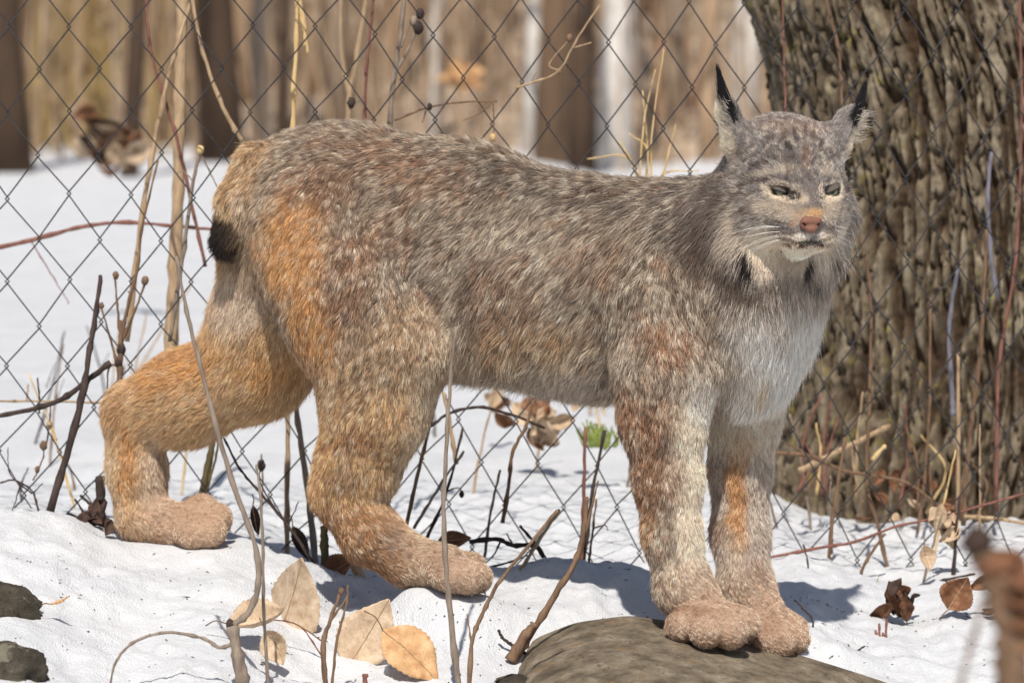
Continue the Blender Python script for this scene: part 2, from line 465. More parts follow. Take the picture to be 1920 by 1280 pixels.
# a little smoothing along the surface
for it in range(2):
    acc = np.zeros_like(BV); cnt = np.zeros(len(BV))
    for a in range(4):
        for b in ((a + 1) % 4, (a + 3) % 4):
            np.add.at(acc, BQ[:, a], BV[BQ[:, b]]); np.add.at(cnt, BQ[:, a], 1)
    BV = 0.5 * BV + 0.5 * acc / cnt[:, None]
fn = np.cross(BV[BQ[:, 2]] - BV[BQ[:, 0]], BV[BQ[:, 3]] - BV[BQ[:, 1]])
f_area = np.linalg.norm(fn, axis=1) * 0.5
BN = np.zeros_like(BV)
for a in range(4): np.add.at(BN, BQ[:, a], fn)
BN /= np.linalg.norm(BN, axis=1)[:, None] + 1e-12
# blended fur data per vertex
wsum = np.zeros(len(BV)); flow = np.zeros((len(BV), 3)); furl = np.zeros(len(BV)); lift = np.zeros(len(BV))
PART = {}
for P in PR:
    w = np.exp(-np.maximum(prim_dist(BV, P), -0.01) / 0.009)
    wsum += w; flow += w[:, None] * P['flow']; furl += w * P['fur']; lift += w * P['lift']
    PART[P['part']] = PART.get(P['part'], 0) + w
flow /= wsum[:, None]; furl /= wsum; lift /= wsum
for k in PART: PART[k] = PART[k] / wsum
print('body mesh', len(BV), len(BQ), round(time.time() - T0, 1))
# ------------------------------------------------------------------ lynx coat: where each colour lies on the animal, with some crease shade painted in
NOSE = hp(0, -62, 150)
headw = sum(PART.get(k, 0) for k in ('head', 'face', 'chin', 'ruff'))
radial = BV - hp(0, -45, 110); radial /= np.linalg.norm(radial, axis=1)[:, None]
chin_dir = radial * 0.5 + DOWN * 0.8
rw = np.clip(PART['ruff'] + PART['chin'], 0, 1)[:, None]
flow = flow * (1 - headw[:, None]) + headw[:, None] * (radial * (1 - rw) + (radial * .35 + DOWN * .9 + HR * .0) * rw)
vpx, vpy = project(BV)
NEARW = sum(PART[k] for k in ('nht', 'nhl', 'nhp'))
FARH = PART['fhl'] + PART['fhp']
HEADALL = np.clip(headw + PART['ear'], 0, 1)
BODY = np.clip(1 - HEADALL, 0, 1)
C_ = dict(G=srgb(154, 138, 120), GL=srgb(206, 190, 170), DK=srgb(92, 76, 66), RU=srgb(150, 103, 70), OR=srgb(208, 152, 94), CR=srgb(232, 213, 190),
          WH=srgb(238, 230, 220), BK=srgb(20, 17, 20), GR=srgb(140, 133, 129), GD=srgb(98, 91, 88), TN=srgb(208, 168, 122), PK=srgb(212, 182, 158), PG=srgb(206, 190, 176))
C_ = {k: np.array(v) for k, v in C_.items()}
base = np.tile(C_['G'], (len(BV), 1)); mott = np.ones(len(BV))       # mott: how strongly the agouti mottling shows
def paint(col, amt, m=None):
    global base, mott
    amt = np.clip(amt, 0, 1)[:, None]
    base = base * (1 - amt) + C_[col] * amt
    if m is not None: mott = mott * (1 - amt[:, 0]) + m * amt[:, 0]
warp = 22 * np.stack([fbm(BV, 22, 3, 31), fbm(BV, 22, 3, 37)], 1)
wx, wy = vpx + warp[:, 0], vpy + warp[:, 1]
def blob(x, y, rx, ry, ang=0.0, hard=0.35):
    c, s = math.cos(R(ang)), math.sin(R(ang))
    dx, dy = wx - x, wy - y
    e = np.hypot((dx * c + dy * s) / rx, (-dx * s + dy * c) / ry)
    return smooth(1.0, hard, e)
tr = np.clip(PART['trunk'] + PART['neck'] + PART['nht'] + PART['nfl'] + PART['chest'], 0, 1)
# trunk
paint('GL', .35 * tr * smooth(560, 700, wy) * smooth(830, 900, wx), .8)
paint('GD', .45 * tr * blob(1060, 350, 330, 60, 8))
paint('GL', .35 * tr * blob(1000, 470, 170, 110))
paint('RU', .40 * tr * blob(950, 560, 110, 130))
paint('RU', .35 * tr * blob(700, 290, 170, 45, 12))
paint('PG', .75 * PART['trunk'] * smooth(668, 735, wy), .5)
paint('TN', .45 * PART['trunk'] * blob(1000, 640, 190, 60), .9); paint('RU', .35 * tr * blob(800, 330, 160, 60, 14)); paint('RU', .3 * tr * blob(1120, 480, 90, 70))
paint('DK', .5 * PART['trunk'] * blob(885, 570, 26, 130, 4)); paint('DK', .45 * PART['trunk'] * blob(1192, 610, 30, 110))  # dark band beside the flank fold; crease shade behind the near foreleg painted in
# haunch
ht = np.clip(PART['nht'] + PART['trunk'], 0, 1)
paint('RU', .55 * ht * blob(600, 350, 110, 80))
paint('OR', .9 * ht * blob(545, 460, 95, 140), .6)
paint('OR', .85 * ht * blob(585, 620, 72, 140), .65)
paint('RU', .65 * ht * blob(655, 520, 70, 130, 10))
paint('DK', .40 * ht * blob(690, 610, 60, 70))
paint('GD', .45 * ht * blob(780, 560, 70, 110))
paint('GL', .55 * ht * blob(835, 640, 40, 90), .5)
paint('RU', .35 * ht * blob(735, 430, 80, 60))
# near hind leg
nl = PART['nhl']
paint('TN', .9 * nl, .75)
paint('CR', .55 * nl * smooth(-10, 60, wx - np.interp(wy, [650, 760, 860, 940], [770, 740, 720, 700])), .5)
paint('OR', .6 * nl * smooth(30, -60, wx - np.interp(wy, [650, 760, 860, 940], [660, 640, 620, 620])))
paint('DK', .50 * nl * blob(645, 895, 38, 45, 30)); paint('DK', .35 * nl * blob(665, 750, 40, 30)); paint('RU', .5 * nl * blob(660, 820, 70, 35))
paint('RU', .60 * nl * smooth(930, 960, wy) * smooth(820, 720, wx)); paint('GD', .35 * nl * blob(735, 1010, 50, 26, 35))
paint('CR', .7 * nl * smooth(20, 50, wy - np.interp(wx, [600, 650, 700, 760, 830], [960, 1015, 1055, 1080, 1090])), .3)
paint('PK', .9 * PART['nhp'], .5)
# far hind leg
fl_ = FARH
paint('TN', .9 * fl_, .45); paint('OR', .75 * fl_ * blob(340, 690, 130, 60, -22)); paint('OR', .7 * fl_ * blob(240, 860, 22, 110)); paint('OR', .55 * fl_ * blob(500, 690, 80, 60))
paint('RU', .35 * fl_ * blob(225, 765, 32, 40)); paint('CR', .5 * fl_ * smooth(225, 200, wx) * smooth(820, 870, wy), .3); paint('PG', .55 * fl_ * blob(290, 900, 40, 110), .4)
paint('PG', .65 * fl_ * blob(450, 560, 80, 90), .4); paint('PK', .85 * PART['fhp'], .5); paint('RU', .5 * PART['fhp'] * blob(280, 1010, 40, 14))
# front legs and chest
nf = PART['nfl']
paint('RU', .7 * nf * blob(1255, 640, 80, 70)); paint('RU', .8 * nf * smooth(1290, 1215, wx) * smooth(690, 760, wy) * smooth(1010, 930, wy), .9); paint('DK', .35 * nf * blob(1205, 745, 50, 40))
paint('CR', .95 * nf * smooth(1255, 1290, wx) * smooth(700, 780, wy), .25); paint('GL', .5 * nf * blob(1275, 1010, 50, 110)); paint('OR', .5 * nf * smooth(1235, 1215, wx) * smooth(930, 980, wy))
paint('DK', .4 * nf * blob(1250, 1030, 24, 16))
paint('PG', .7 * PART['chest'], .5); paint('WH', .9 * PART['chest'] * smooth(1310, 1430, wx) * smooth(490, 620, wy), .2); paint('TN', .5 * PART['chest'] * blob(1430, 720, 26, 50)); paint('PG', .5 * PART['chest'] * blob(1470, 600, 30, 60), .6)
paint('PG', .85 * PART['ffl'], .35); paint('OR', .85 * PART['ffl'] * blob(1385, 930, 26, 130)); paint('RU', .4 * PART['ffl'] * blob(1350, 990, 22, 40)); paint('CR', .75 * PART['ffl'] * smooth(900, 780, wy), .25); paint('TN', .35 * PART['ffl'] * blob(1385, 830, 40, 50)); paint('WH', .5 * PART['nfl'] * blob(1320, 740, 50, 70), .3)
paint('PK', .9 * np.clip(PART['nfp'] + PART['ffp'], 0, 1), .5); paint('RU', .35 * PART['nfp'] * blob(1300, 1140, 60, 18)); paint('RU', .3 * PART['ffp'] * blob(1445, 1170, 30, 30))
# neck
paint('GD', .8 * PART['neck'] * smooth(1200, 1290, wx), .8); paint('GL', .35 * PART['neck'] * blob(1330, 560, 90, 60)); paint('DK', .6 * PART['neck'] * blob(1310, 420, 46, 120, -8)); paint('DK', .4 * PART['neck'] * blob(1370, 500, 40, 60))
# tail
tl = PART['tail']
paint('TN', .8 * tl, .6); paint('PG', .5 * tl * blob(455, 400, 22, 70), .4); paint('BK', 1.0 * tl * smooth(-10, 10, (vpy - 408) - 0.7 * (vpx - 432)), 0)
# head (its own frame, in photo pixels)
hq = (BV - HEAD_C) / HS
hr_, hu_, hf_ = hq @ HR, hq @ HU, hq @ HF
hr_ = hr_ + 4 * fbm(BV, 60, 3, 41); hu_ = hu_ + 4 * fbm(BV, 60, 3, 43)
ar = np.abs(hr_)
def hb(r, u, rr, ru, hard=.3, sym=True):
    return smooth(1.0, hard, np.hypot(((ar if sym else hr_) - r) / rr, (hu_ - u) / ru)) * HEADALL
paint('GR', .95 * HEADALL, .85)
paint('GD', .45 * hb(0, 45, 70, 45)); paint('RU', .12 * hb(0, 108, 80, 34)); paint('RU', .12 * hb(0, 60, 16, 34)); paint('DK', .5 * hb(28, 88, 14, 22)); paint('DK', .35 * hb(60, 62, 26, 12)); paint('DK', .4 * hb(0, 95, 10, 20))
paint('GL', .6 * hb(62, -38, 44, 26), .4); paint('GL', .55 * hb(40, 36, 26, 14), .4); paint('GL', .5 * hb(26, -45, 22, 24), .3)
paint('DK', .55 * hb(108, -12, 30, 8)); paint('DK', .5 * hb(100, -42, 26, 7)); paint('DK', .45 * hb(92, 18, 30, 6))
paint('CR', .8 * hb(82, -92, 34, 36), .3); paint('CR', .9 * PART['chin'] * smooth(-88, -100, hu_), .1); paint('WH', .75 * hb(60, -128, 24, 32), .2)
paint('WH', .7 * hb(16, -88, 20, 14), .2); paint('CR', .75 * hb(30, -92, 34, 14), .2); paint('TN', .85 * hb(0, -42, 26, 12) * smooth(60, 90, hf_), .2)
paint('DK', .6 * hb(34, -84, 18, 2.6)); paint('DK', .5 * hb(38, -76, 16, 2.4)); paint('DK', .75 * hb(22, -103, 34, 4.5) * smooth(60, 85, hf_)); paint('RU', .5 * hb(26, -108, 30, 5) * smooth(60, 85, hf_))
# cream rim and dark corner around each eye
for e, sg in ((EYES[0], -1), (EYES[1], 1)):
    d = (BV - e) / HS; er, eu = d @ HR, d @ HU - 0.10 * sg * (d @ HR)
    eu = eu - .20 * sg * er
    eye_e = np.hypot(er / 27, (eu + 2) / 13.5)
    paint('CR', .85 * smooth(1.40, 1.15, eye_e) * smooth(4, -3, eu) * (d @ HF > -30), .1); paint('CR', .45 * smooth(1.35, 1.1, eye_e) * (d @ HF > -30), .1)
    paint('BK', .9 * smooth(.90, .82, eye_e) * (d @ HF > -30), 0)
# black bars of the ruff, ears
paint('BK', 1.0 * smooth(1, .5, np.hypot((vpx - 1393) / 11, (vpy - 502) / 34)) * BODY, 0); paint('BK', .9 * smooth(1, .5, np.hypot((hr_ + 84) / 10, (hu_ + 148) / 30)) * HEADALL, 0); paint('BK', .8 * smooth(1, .5, np.hypot((hr_ - 54) / 8, (hu_ + 160) / 24)), 0)
er = PART['ear']
paint('GR', .8 * er, .3)
for tipx, tipy, basex, basey, sg in ((-131, 178, -100, 88, -1), (158, 156, 100, 84, 1)):
    ax_ = np.array((tipx - basex, tipy - basey), float); Ln = np.hypot(*ax_); ax_ /= Ln
    a = (hr_ - basex) * ax_[0] + (hu_ - basey) * ax_[1]; b = ((hr_ - basex) * -ax_[1] + (hu_ - basey) * ax_[0]) * -sg * -1
    side = er * (hr_ * sg > 60)
    out = b * (1 if sg < 0 else -1) * 1.0                                  # towards the open outer rim
    paint('BK', side * smooth(.38 * Ln, .56 * Ln, a) * smooth(16, 9, np.abs(b) + 0 * a), 0)
    outer = (hr_ * sg) - (abs(basex) + (abs(tipx) - abs(basex)) * a / Ln)
    paint('CR', side * smooth(9, 16, outer) * smooth(.95 * Ln, .7 * Ln, a), .1)

# ------------------------------------------------------------------ lynx objects
LYNX = empty('lynx', at(880, 1110, -.2))
tag(LYNX, 'grey and orange bobtailed lynx with black ear tufts standing across snow and a boulder', 'lynx')
q = NT('lynx_skin')
a = q.n('ShaderNodeAttribute', attribute_name='coat')
q.l(q.mix(1.0, a.outputs['Color'], (0.62, 0.58, 0.55), 'MULTIPLY'), q.b.inputs['Base Color']); q.set(Roughness=0.9)
q.b.inputs['Specular IOR Level'].default_value = 0.1
body = obj('body', BV, BQ, q.m, LYNX)
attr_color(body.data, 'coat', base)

q = NT('lynx_fur')
a = q.n('ShaderNodeAttribute', attribute_name='hair_color')
q.l(a.outputs['Color'], q.b.inputs['Base Color']); q.set(Roughness=0.55)
q.b.inputs['Specular IOR Level'].default_value = 0.22
M_FUR = q.m

def hair_curves(name, pts, rad, col, parent, mat):
    """pts (N,K,3) world, rad (N,K), col (N,K,3)"""
    n, k = pts.shape[:2]
    cu = bpy.data.hair_curves.new(name)
    cu.add_curves([k] * n)
    off = np.array(parent.location)
    cu.points.foreach_set('position', (pts - off).astype(np.float32).ravel())
    cu.points.foreach_set('radius', rad.astype(np.float32).ravel())
    at_ = cu.attributes.new('hair_color', 'FLOAT_COLOR', 'POINT')
    c4 = np.ones((n * k, 4), np.float32); c4[:, :3] = col.reshape(-1, 3)
    at_.data.foreach_set('color', c4.ravel())
    cu.materials.append(mat)
    o = bpy.data.objects.new(name, cu); COL.objects.link(o)
    o.parent = parent
    return o

N_CLUMP, PER = 138000, 6
fc = BV[BQ].mean(1); fN = fn / (np.linalg.norm(fn, axis=1)[:, None] + 1e-12)
tocam = np.array((0, CAM_Y, CAM_Z)) - fc; tocam /= np.linalg.norm(tocam, axis=1)[:, None]
face_cam = (fN * tocam).sum(1)
fv = lambda arr: arr[BQ].mean(1)
dens = f_area * np.where(face_cam > -.3, 1.0, .22) * (1 + 4.2 * fv(HEADALL) * smooth(.03, .006, fv(furl)) + 0.8 * fv(PART['nfp'] + PART['ffp'] + PART['nhp'] + PART['fhp']))
# no fur inside the eye openings, on the nose leather
eye_mask = np.ones(len(fc))
for e, sg in ((EYES[0], -1), (EYES[1], 1)):
    d = (fc - e) / HS; er_, eu_ = d @ HR, d @ HU - 0.10 * sg * (d @ HR)
    eye_mask *= ~((np.hypot(er_ / 24, (eu_ - 1) / 10) < 1) & (d @ HF > -30))
dn = (fc - hp(0, -66, 140)) / HS
eye_mask *= ~(np.hypot(np.hypot((dn @ HR) / 20, (dn @ HU) / 13), (dn @ HF) / 22) < 1)
dens *= eye_mask
pick = rng.choice(len(fc), N_CLUMP, p=dens / dens.sum())
uv = rng.random((N_CLUMP, 2))
Q4 = BV[BQ[pick]]
def bil(A4):
    u, v = (uv[:, 0], uv[:, 1]) if A4.ndim == 2 else (uv[:, :1], uv[:, 1:])
    return (A4[:, 0] * (1 - u) + A4[:, 1] * u) * (1 - v) + (A4[:, 3] * (1 - u) + A4[:, 2] * u) * v
cpos = bil(Q4); cn = bil(BN[BQ[pick]]); cn /= np.linalg.norm(cn, axis=1)[:, None]
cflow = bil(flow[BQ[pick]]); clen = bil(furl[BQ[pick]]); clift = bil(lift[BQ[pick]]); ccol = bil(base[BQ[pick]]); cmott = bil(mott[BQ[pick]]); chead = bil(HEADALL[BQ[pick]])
cflow = cflow + 0.45 * np.stack([noise(cpos, 26, 51), noise(cpos, 26, 53), noise(cpos, 26, 57)], 1) * (1 - .6 * chead[:, None]) + 0.12 * rng.normal(size=(N_CLUMP, 3))
ct = cflow - (cflow * cn).sum(1)[:, None] * cn; ct /= np.linalg.norm(ct, axis=1)[:, None] + 1e-9
cb = np.cross(cn, ct)
# agouti mottling: flecks drawn out along the lie of the coat
s_along = np.stack([(cpos * ct).sum(1), (cpos * cb).sum(1)], 1)
pst = cpos * 1.0
n_a = fbm(pst, 125, 2, 61); n_b = fbm(pst, 48, 3, 67); n_c = noise(pst, 230, 71)
cm = cmott[:, None]
def mixc(c, name, amt): 
    amt = np.clip(amt, 0, 1)[:, None] * cm
    return c * (1 - amt) + C_[name] * amt
n_v = fbm(cpos * np.array((1.0, 1.0, .35)), 55, 2, 91)
ccol = mixc(ccol, 'DK', .45 * smooth(.05, .5, n_v) * (1 - chead)); ccol = mixc(ccol, 'GL', .35 * smooth(-.05, -.5, n_v) * (1 - chead))
ccol = mixc(ccol, 'RU', .46 * smooth(.10, .45, n_b) * (1 - chead))
ccol = mixc(ccol, 'GL', .75 * smooth(.05, .4, n_a))
ccol = mixc(ccol, 'DK', .74 * smooth(-.04, -.36, n_a + .45 * n_c))
ccol *= (1 + .30 * cm[:, 0] * rng.normal(size=N_CLUMP))[:, None].clip(.45, 1.6)
# strands
NH = N_CLUMP * PER; idx = np.repeat(np.arange(N_CLUMP), PER)
spread = np.clip(0.0018 * np.sqrt(clen / .018), .0011, .0036)[idx]
ang = rng.random(NH) * 2 * np.pi; rr = np.sqrt(rng.random(NH)) * spread
off = rr[:, None] * (np.cos(ang)[:, None] * ct[idx] + np.sin(ang)[:, None] * cb[idx])
L = clen[idx] * np.clip(1 + .22 * rng.normal(size=NH), .45, 1.7)
lf = (clift[idx] + .12 * rng.normal(size=NH)).clip(.05, .9)
# stray guard hairs
guard = rng.random(NH) < .035
L = np.where(guard, L * 1.35, L); lf = np.where(guard, lf + .12, lf)
side = .16 * rng.normal(size=NH)
K = 5; ts = np.linspace(0, 1, K)
root = cpos[idx] - .0012 * cn[idx]
T = ct[idx] + side[:, None] * cb[idx]
pts = np.zeros((NH, K, 3)); 
for i, t in enumerate(ts):
    up = np.sin(lf) * t * (1.25 - .45 * t) + .10 * t
    pts[:, i] = root + off * (1 - .55 * t) + (L * t)[:, None] * T * np.cos(lf)[:, None] + (L * up)[:, None] * cn[idx] - (0.10 * L * t * t)[:, None] * np.array((0, 0, 1.0))
rad_root = np.clip(.00024 * np.sqrt(clen / .018), .00016, .00028)[idx] * np.where(guard, .7, 1)
rad = rad_root[:, None] * np.array((1.0, 1.0, .9, .62, .15))[None]
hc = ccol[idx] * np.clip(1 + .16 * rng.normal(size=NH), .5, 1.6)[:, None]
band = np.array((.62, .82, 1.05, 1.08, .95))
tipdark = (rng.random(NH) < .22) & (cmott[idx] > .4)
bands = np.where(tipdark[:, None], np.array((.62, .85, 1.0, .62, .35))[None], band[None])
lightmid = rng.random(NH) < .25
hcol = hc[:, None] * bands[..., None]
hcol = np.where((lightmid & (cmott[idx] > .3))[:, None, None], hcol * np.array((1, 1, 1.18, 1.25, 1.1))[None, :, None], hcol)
# black bars of the ruff and cream beside them, coloured along the hairs that lie there
mid = pts[:, 3]; mx_, my_ = project(mid); front_ = (mid[:, 1] < -.36)
def lens(x, y, rx, ry, ang):
    c, s = math.cos(R(ang)), math.sin(R(ang)); dx, dy = mx_ - x, my_ - y
    return (np.hypot((dx * c + dy * s) / rx, (-dx * s + dy * c) / ry) < 1 + .25 * rng.normal(size=NH)) & front_
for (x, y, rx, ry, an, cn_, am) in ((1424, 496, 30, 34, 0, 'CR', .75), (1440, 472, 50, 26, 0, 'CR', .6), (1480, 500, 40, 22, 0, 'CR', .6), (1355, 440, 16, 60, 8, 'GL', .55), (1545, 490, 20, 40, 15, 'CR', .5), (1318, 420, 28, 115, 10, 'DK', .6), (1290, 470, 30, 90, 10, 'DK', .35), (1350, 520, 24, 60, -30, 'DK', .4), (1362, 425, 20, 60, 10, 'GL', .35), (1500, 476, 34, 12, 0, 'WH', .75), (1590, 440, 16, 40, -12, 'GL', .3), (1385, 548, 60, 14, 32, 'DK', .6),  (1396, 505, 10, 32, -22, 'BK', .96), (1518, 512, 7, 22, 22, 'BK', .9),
        (1480, 236, 70, 12, 4, 'RU', .16), (1510, 292, 8, 26, 4, 'RU', .25), (1478, 274, 10, 6, 60, 'BK', .75), (1490, 250, 14, 4, 75, 'BK', .55), (1540, 272, 5, 12, 10, 'BK', .65), (1434, 264, 5, 16, 24, 'BK', .5), (1452, 240, 4, 12, 20, 'BK', .45), (1510, 246, 4, 14, 0, 'BK', .5), (1478, 318, 6, 16, 6, 'BK', .4), (1428, 302, 26, 6, -16, 'BK', .35), (1385, 285, 20, 10, -30, 'DK', .5), (1468, 250, 5, 12, 20, 'DK', .55), (1440, 262, 4, 14, 30, 'DK', .5), (1525, 250, 4, 12, 0, 'DK', .6), (1477, 322, 4, 14, 0, 'DK', .6),
        (1442, 300, 30, 5, -18, 'DK', .5), (1410, 290, 26, 4, -25, 'DK', .5), (1440, 322, 38, 7, -10, 'GL', .6), (1556, 325, 22, 6, 10, 'GL', .5), (1412, 340, 34, 3.5, -14, 'DK', .8), (1370, 372, 36, 4.5, -48, 'DK', .75), (1392, 392, 30, 3.5, -30, 'DK', .65), (1400, 365, 24, 3, -30, 'DK', .6), (1590, 350, 4, 26, 12, 'DK', .5), (1350, 335, 26, 5, -30, 'DK', .5), (1580, 385, 3, 22, 10, 'DK', .4),
        (1515, 368, 20, 30, 0, 'GD', .45), (1478, 394, 24, 16, 20, 'GL', .6), (1556, 392, 12, 18, 0, 'GL', .6), (1430, 385, 34, 16, 10, 'GL', .4), (1514, 400, 26, 7, 0, 'TN', .75), (1492, 408, 6, 10, 20, 'OR', .5),
        (1466, 418, 24, 2.8, 12, 'DK', .85), (1468, 428, 26, 2.8, 14, 'BK', .6), (1474, 438, 22, 2.8, 14, 'DK', .85), (1492, 412, 7, 12, 24, 'OR', .7), (1535, 404, 7, 9, -20, 'TN', .6), (1552, 430, 12, 2.0, -10, 'DK', .6), (1550, 437, 12, 2.0, -12, 'DK', .6), (1503, 442, 16, 5, 0, 'WH', .8), (1536, 438, 12, 5, 0, 'WH', .7),
        (1512, 456, 34, 5.5, -4, 'BK', .9), (1490, 462, 26, 3.5, 8, 'RU', .6), (1478, 450, 18, 3.5, 12, 'DK', .8), (1552, 448, 12, 3, -14, 'DK', .75), (1508, 470, 40, 11, 0, 'CR', .85), (1420, 462, 44, 24, 10, 'CR', .45),
        (1464, 371, 29, 6.5, 16, 'CR', .9), (1489, 358, 5.5, 14, -8, 'CR', .95), (1560, 370, 24, 6.5, -12, 'CR', .9), (1575, 356, 4, 10, 10, 'CR', .7), (1539, 355, 4, 12, 0, 'CR', .8), (1458, 338, 24, 3.0, 18, 'CR', .5), (1560, 342, 18, 3, -10, 'CR', .5), (1486, 371, 3, 4, 40, 'BK', .8), (1540, 371, 3, 4, -40, 'BK', .8)):
    m_ = lens(x, y, rx, ry, an); hcol[m_] = hcol[m_] * (1 - am) + C_[cn_] * am
hcol = np.clip(hcol * 1.22, .002, .92)
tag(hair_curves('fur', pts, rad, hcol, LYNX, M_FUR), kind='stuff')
print('fur', NH, round(time.time() - T0, 1))
# ------------------------------------------------------------------ lynx: eyes, nose, whiskers, ear tufts, claws
def simple(name, col, rough=0.5, spec=0.3, **kw):
    q = NT(name); q.b.inputs['Base Color'].default_value = (*col, 1); q.set(Roughness=rough)
    q.b.inputs['Specular IOR Level'].default_value = spec
    return q.m
def speckled(name, c1, c2, scale, rough=0.6, spec=0.3, bump=0.3, dist=0.0006):
    q = NT(name); v = q.coord('Object'); f = q.noise(v, scale, 5)
    q.l(q.ramp(f, [(0.35, c1), (0.65, c2)]), q.b.inputs['Base Color']); q.bump(f, bump, dist); q.set(Roughness=rough)
    q.b.inputs['Specular IOR Level'].default_value = spec
    return q.m
M_EYE = simple('eyeball', (0.035, 0.03, 0.025), 0.12, 0.5)
M_IRIS = speckled('iris', (0.16, 0.15, 0.085), (0.26, 0.25, 0.15), 900, 0.15, 0.5, 0.0)
M_PUPIL = simple('pupil', (0.006, 0.006, 0.006), 0.1, 0.5)
M_LID = speckled('eyelid', srgb(84, 76, 70), srgb(118, 108, 98), 1500, 0.8, 0.2)
M_LIDRIM = simple('eyelid_rim', (0.02, 0.016, 0.014), 0.4, 0.4)
M_NOSE = speckled('nose_leather', srgb(118, 80, 66), srgb(146, 102, 84), 1500, 0.68, 0.3, 0.8, 0.0006)
M_NOSTRIL = simple('nostril', (0.03, 0.012, 0.01), 0.6)
M_WHISK = simple('whisker', (0.8, 0.77, 0.72), 0.35, 0.4)
M_CLAW = speckled('claw', (0.20, 0.14, 0.10), (0.34, 0.25, 0.19), 500, 0.4)
def cap(center, radius, Fv, Rv, Uv, ang, n=5, m=16):
    V = [center + radius * Fv]; Fs = []
    for i in range(1, n + 1):
        a = ang * i / n
        for j in range(m):
            b = 2 * np.pi * j / m
            V.append(center + radius * (math.cos(a) * Fv + math.sin(a) * (math.cos(b) * Rv + math.sin(b) * Uv)))
    for j in range(m): Fs.append((0, 1 + j, 1 + (j + 1) % m))
    for i in range(n - 1):
        for j in range(m):
            k = (j + 1) % m
            Fs.append((1 + i * m + j, 1 + (i + 1) * m + j, 1 + (i + 1) * m + k, 1 + i * m + k))
    return np.array(V), Fs
def rot(v, axis_, a):
    return v * math.cos(a) + np.cross(axis_, v) * math.sin(a) + axis_ * (axis_ @ v) * (1 - math.cos(a))
GAZE = HF + HR * .12 - HU * .10; GAZE /= np.linalg.norm(GAZE)
for sg, e in ((-1, EYES[0]), (1, EYES[1])):
    er_ = 22 * HS
    V, Fs = cap(e, er_, GAZE, HR, HU, np.pi * .98, 12, 20)
    eye = obj('eye', V, Fs, M_EYE, LYNX)
    V, Fs = cap(e, er_ * 1.012, GAZE, HR, HU, .62, 6, 20); ir = link_mesh('iris', mesh_data('iris', V, Fs, M_IRIS), eye, (0, 0, 0))
    V, Fs = cap(e, er_ * 1.022, GAZE, HR, HU, .20, 4, 14); link_mesh('pupil', mesh_data('pupil', V, Fs, M_PUPIL), eye, (0, 0, 0))
    # lids: bands of a slightly larger sphere turned about the line through the eye's corners
    axis_ = HR + HU * 0.34 * sg; axis_ /= np.linalg.norm(axis_)
    fw = HF + HR * .18 * sg; fw -= axis_ * (fw @ axis_); fw /= np.linalg.norm(fw)
    for nm, a0, a1, mat in (('upper_eyelid', 1.75, .02, M_LID), ('lower_eyelid', -1.6, -.42, M_LID), ('eyelid_rim', .06, -.05, M_LIDRIM), ('eyelid_rim', -.45, -.37, M_LIDRIM)):
        lr = er_ * (1.10 if 'rim' not in nm else 1.125)
        V, Fs = [], []; nA, nB = 8, 17
        for i in range(nA):
            a = a0 + (a1 - a0) * i / (nA - 1)
            up = np.cross(axis_, fw); up = up if up[2] > 0 else -up
            d_ = fw * math.cos(a) + up * math.sin(a)
            for j in range(nB):
                b = -1.45 + 2.9 * j / (nB - 1)
                V.append(e + lr * (math.sin(b) * axis_ * 1.10 + math.cos(b) * d_))
        for i in range(nA - 1):
            for j in range(nB - 1):
                Fs.append((i * nB + j, i * nB + j + 1, (i + 1) * nB + j + 1, (i + 1) * nB + j))
        link_mesh(nm, mesh_data(nm, V, Fs, mat), eye, (0, 0, 0))
# nose leather
def sdf_mesh(prims, carves, vox):
    l = np.min([np.minimum(a, b) - max(r1, r2) for a, b, r1, r2, k in prims], 0) - 4 * vox
    h = np.max([np.maximum(a, b) + max(r1, r2) for a, b, r1, r2, k in prims], 0) + 4 * vox
    g = np.stack(np.meshgrid(*[np.arange(l[i], h[i], vox) for i in range(3)], indexing='ij'), -1)
    D = np.full(g.shape[:3], 1.0)
    for a, b, r1, r2, k in prims: D = smin(D, prim_dist(g, dict(A=a, B=b + 1e-7, ra=r1, rb=r2, lat=None, s=1)), k)
    for a, b, r1, r2, k in carves: D = -smin(-D, prim_dist(g, dict(A=a, B=b + 1e-7, ra=r1, rb=r2, lat=None, s=1)), k)
    V, Q_ = surface_nets(D)
    return l + V * vox, Q_
def nh(r, u, f): return hp(r - 11, u + 1, f)
np_ = [(nh(-11, -60, 140), nh(11, -60, 140), 9 * HS, 9 * HS, .002), (nh(-13, -66, 136), nh(-3, -74, 143), 7 * HS, 7 * HS, .003), (nh(13, -66, 136), nh(3, -74, 143), 7 * HS, 7 * HS, .003), (nh(0, -74, 140), nh(0, -79, 136), 5 * HS, 3.5 * HS, .003)]
ncv = [(nh(s_ * 9, -68, 151), nh(s_ * 17, -65, 144), 3.6 * HS, 2.6 * HS, .0015) for s_ in (-1, 1)] + [(nh(0, -70, 156), nh(0, -86, 147), 1.5 * HS, 1.5 * HS, .001)]
V, Q_ = sdf_mesh(np_, ncv, .0006)
nose = obj('nose', V, Q_, M_NOSE, LYNX)
for s_ in (-1, 1):
    V, Fs = tube(np.array([nh(s_ * 8.5, -68, 142), nh(s_ * 12, -67, 142.5), nh(s_ * 17, -64, 139.5)]), np.array((2.6, 3.6, 2.2)) * HS, 8)
    link_mesh('nostril', mesh_data('nostril', V, Fs, M_NOSTRIL), nose, (0, 0, 0))
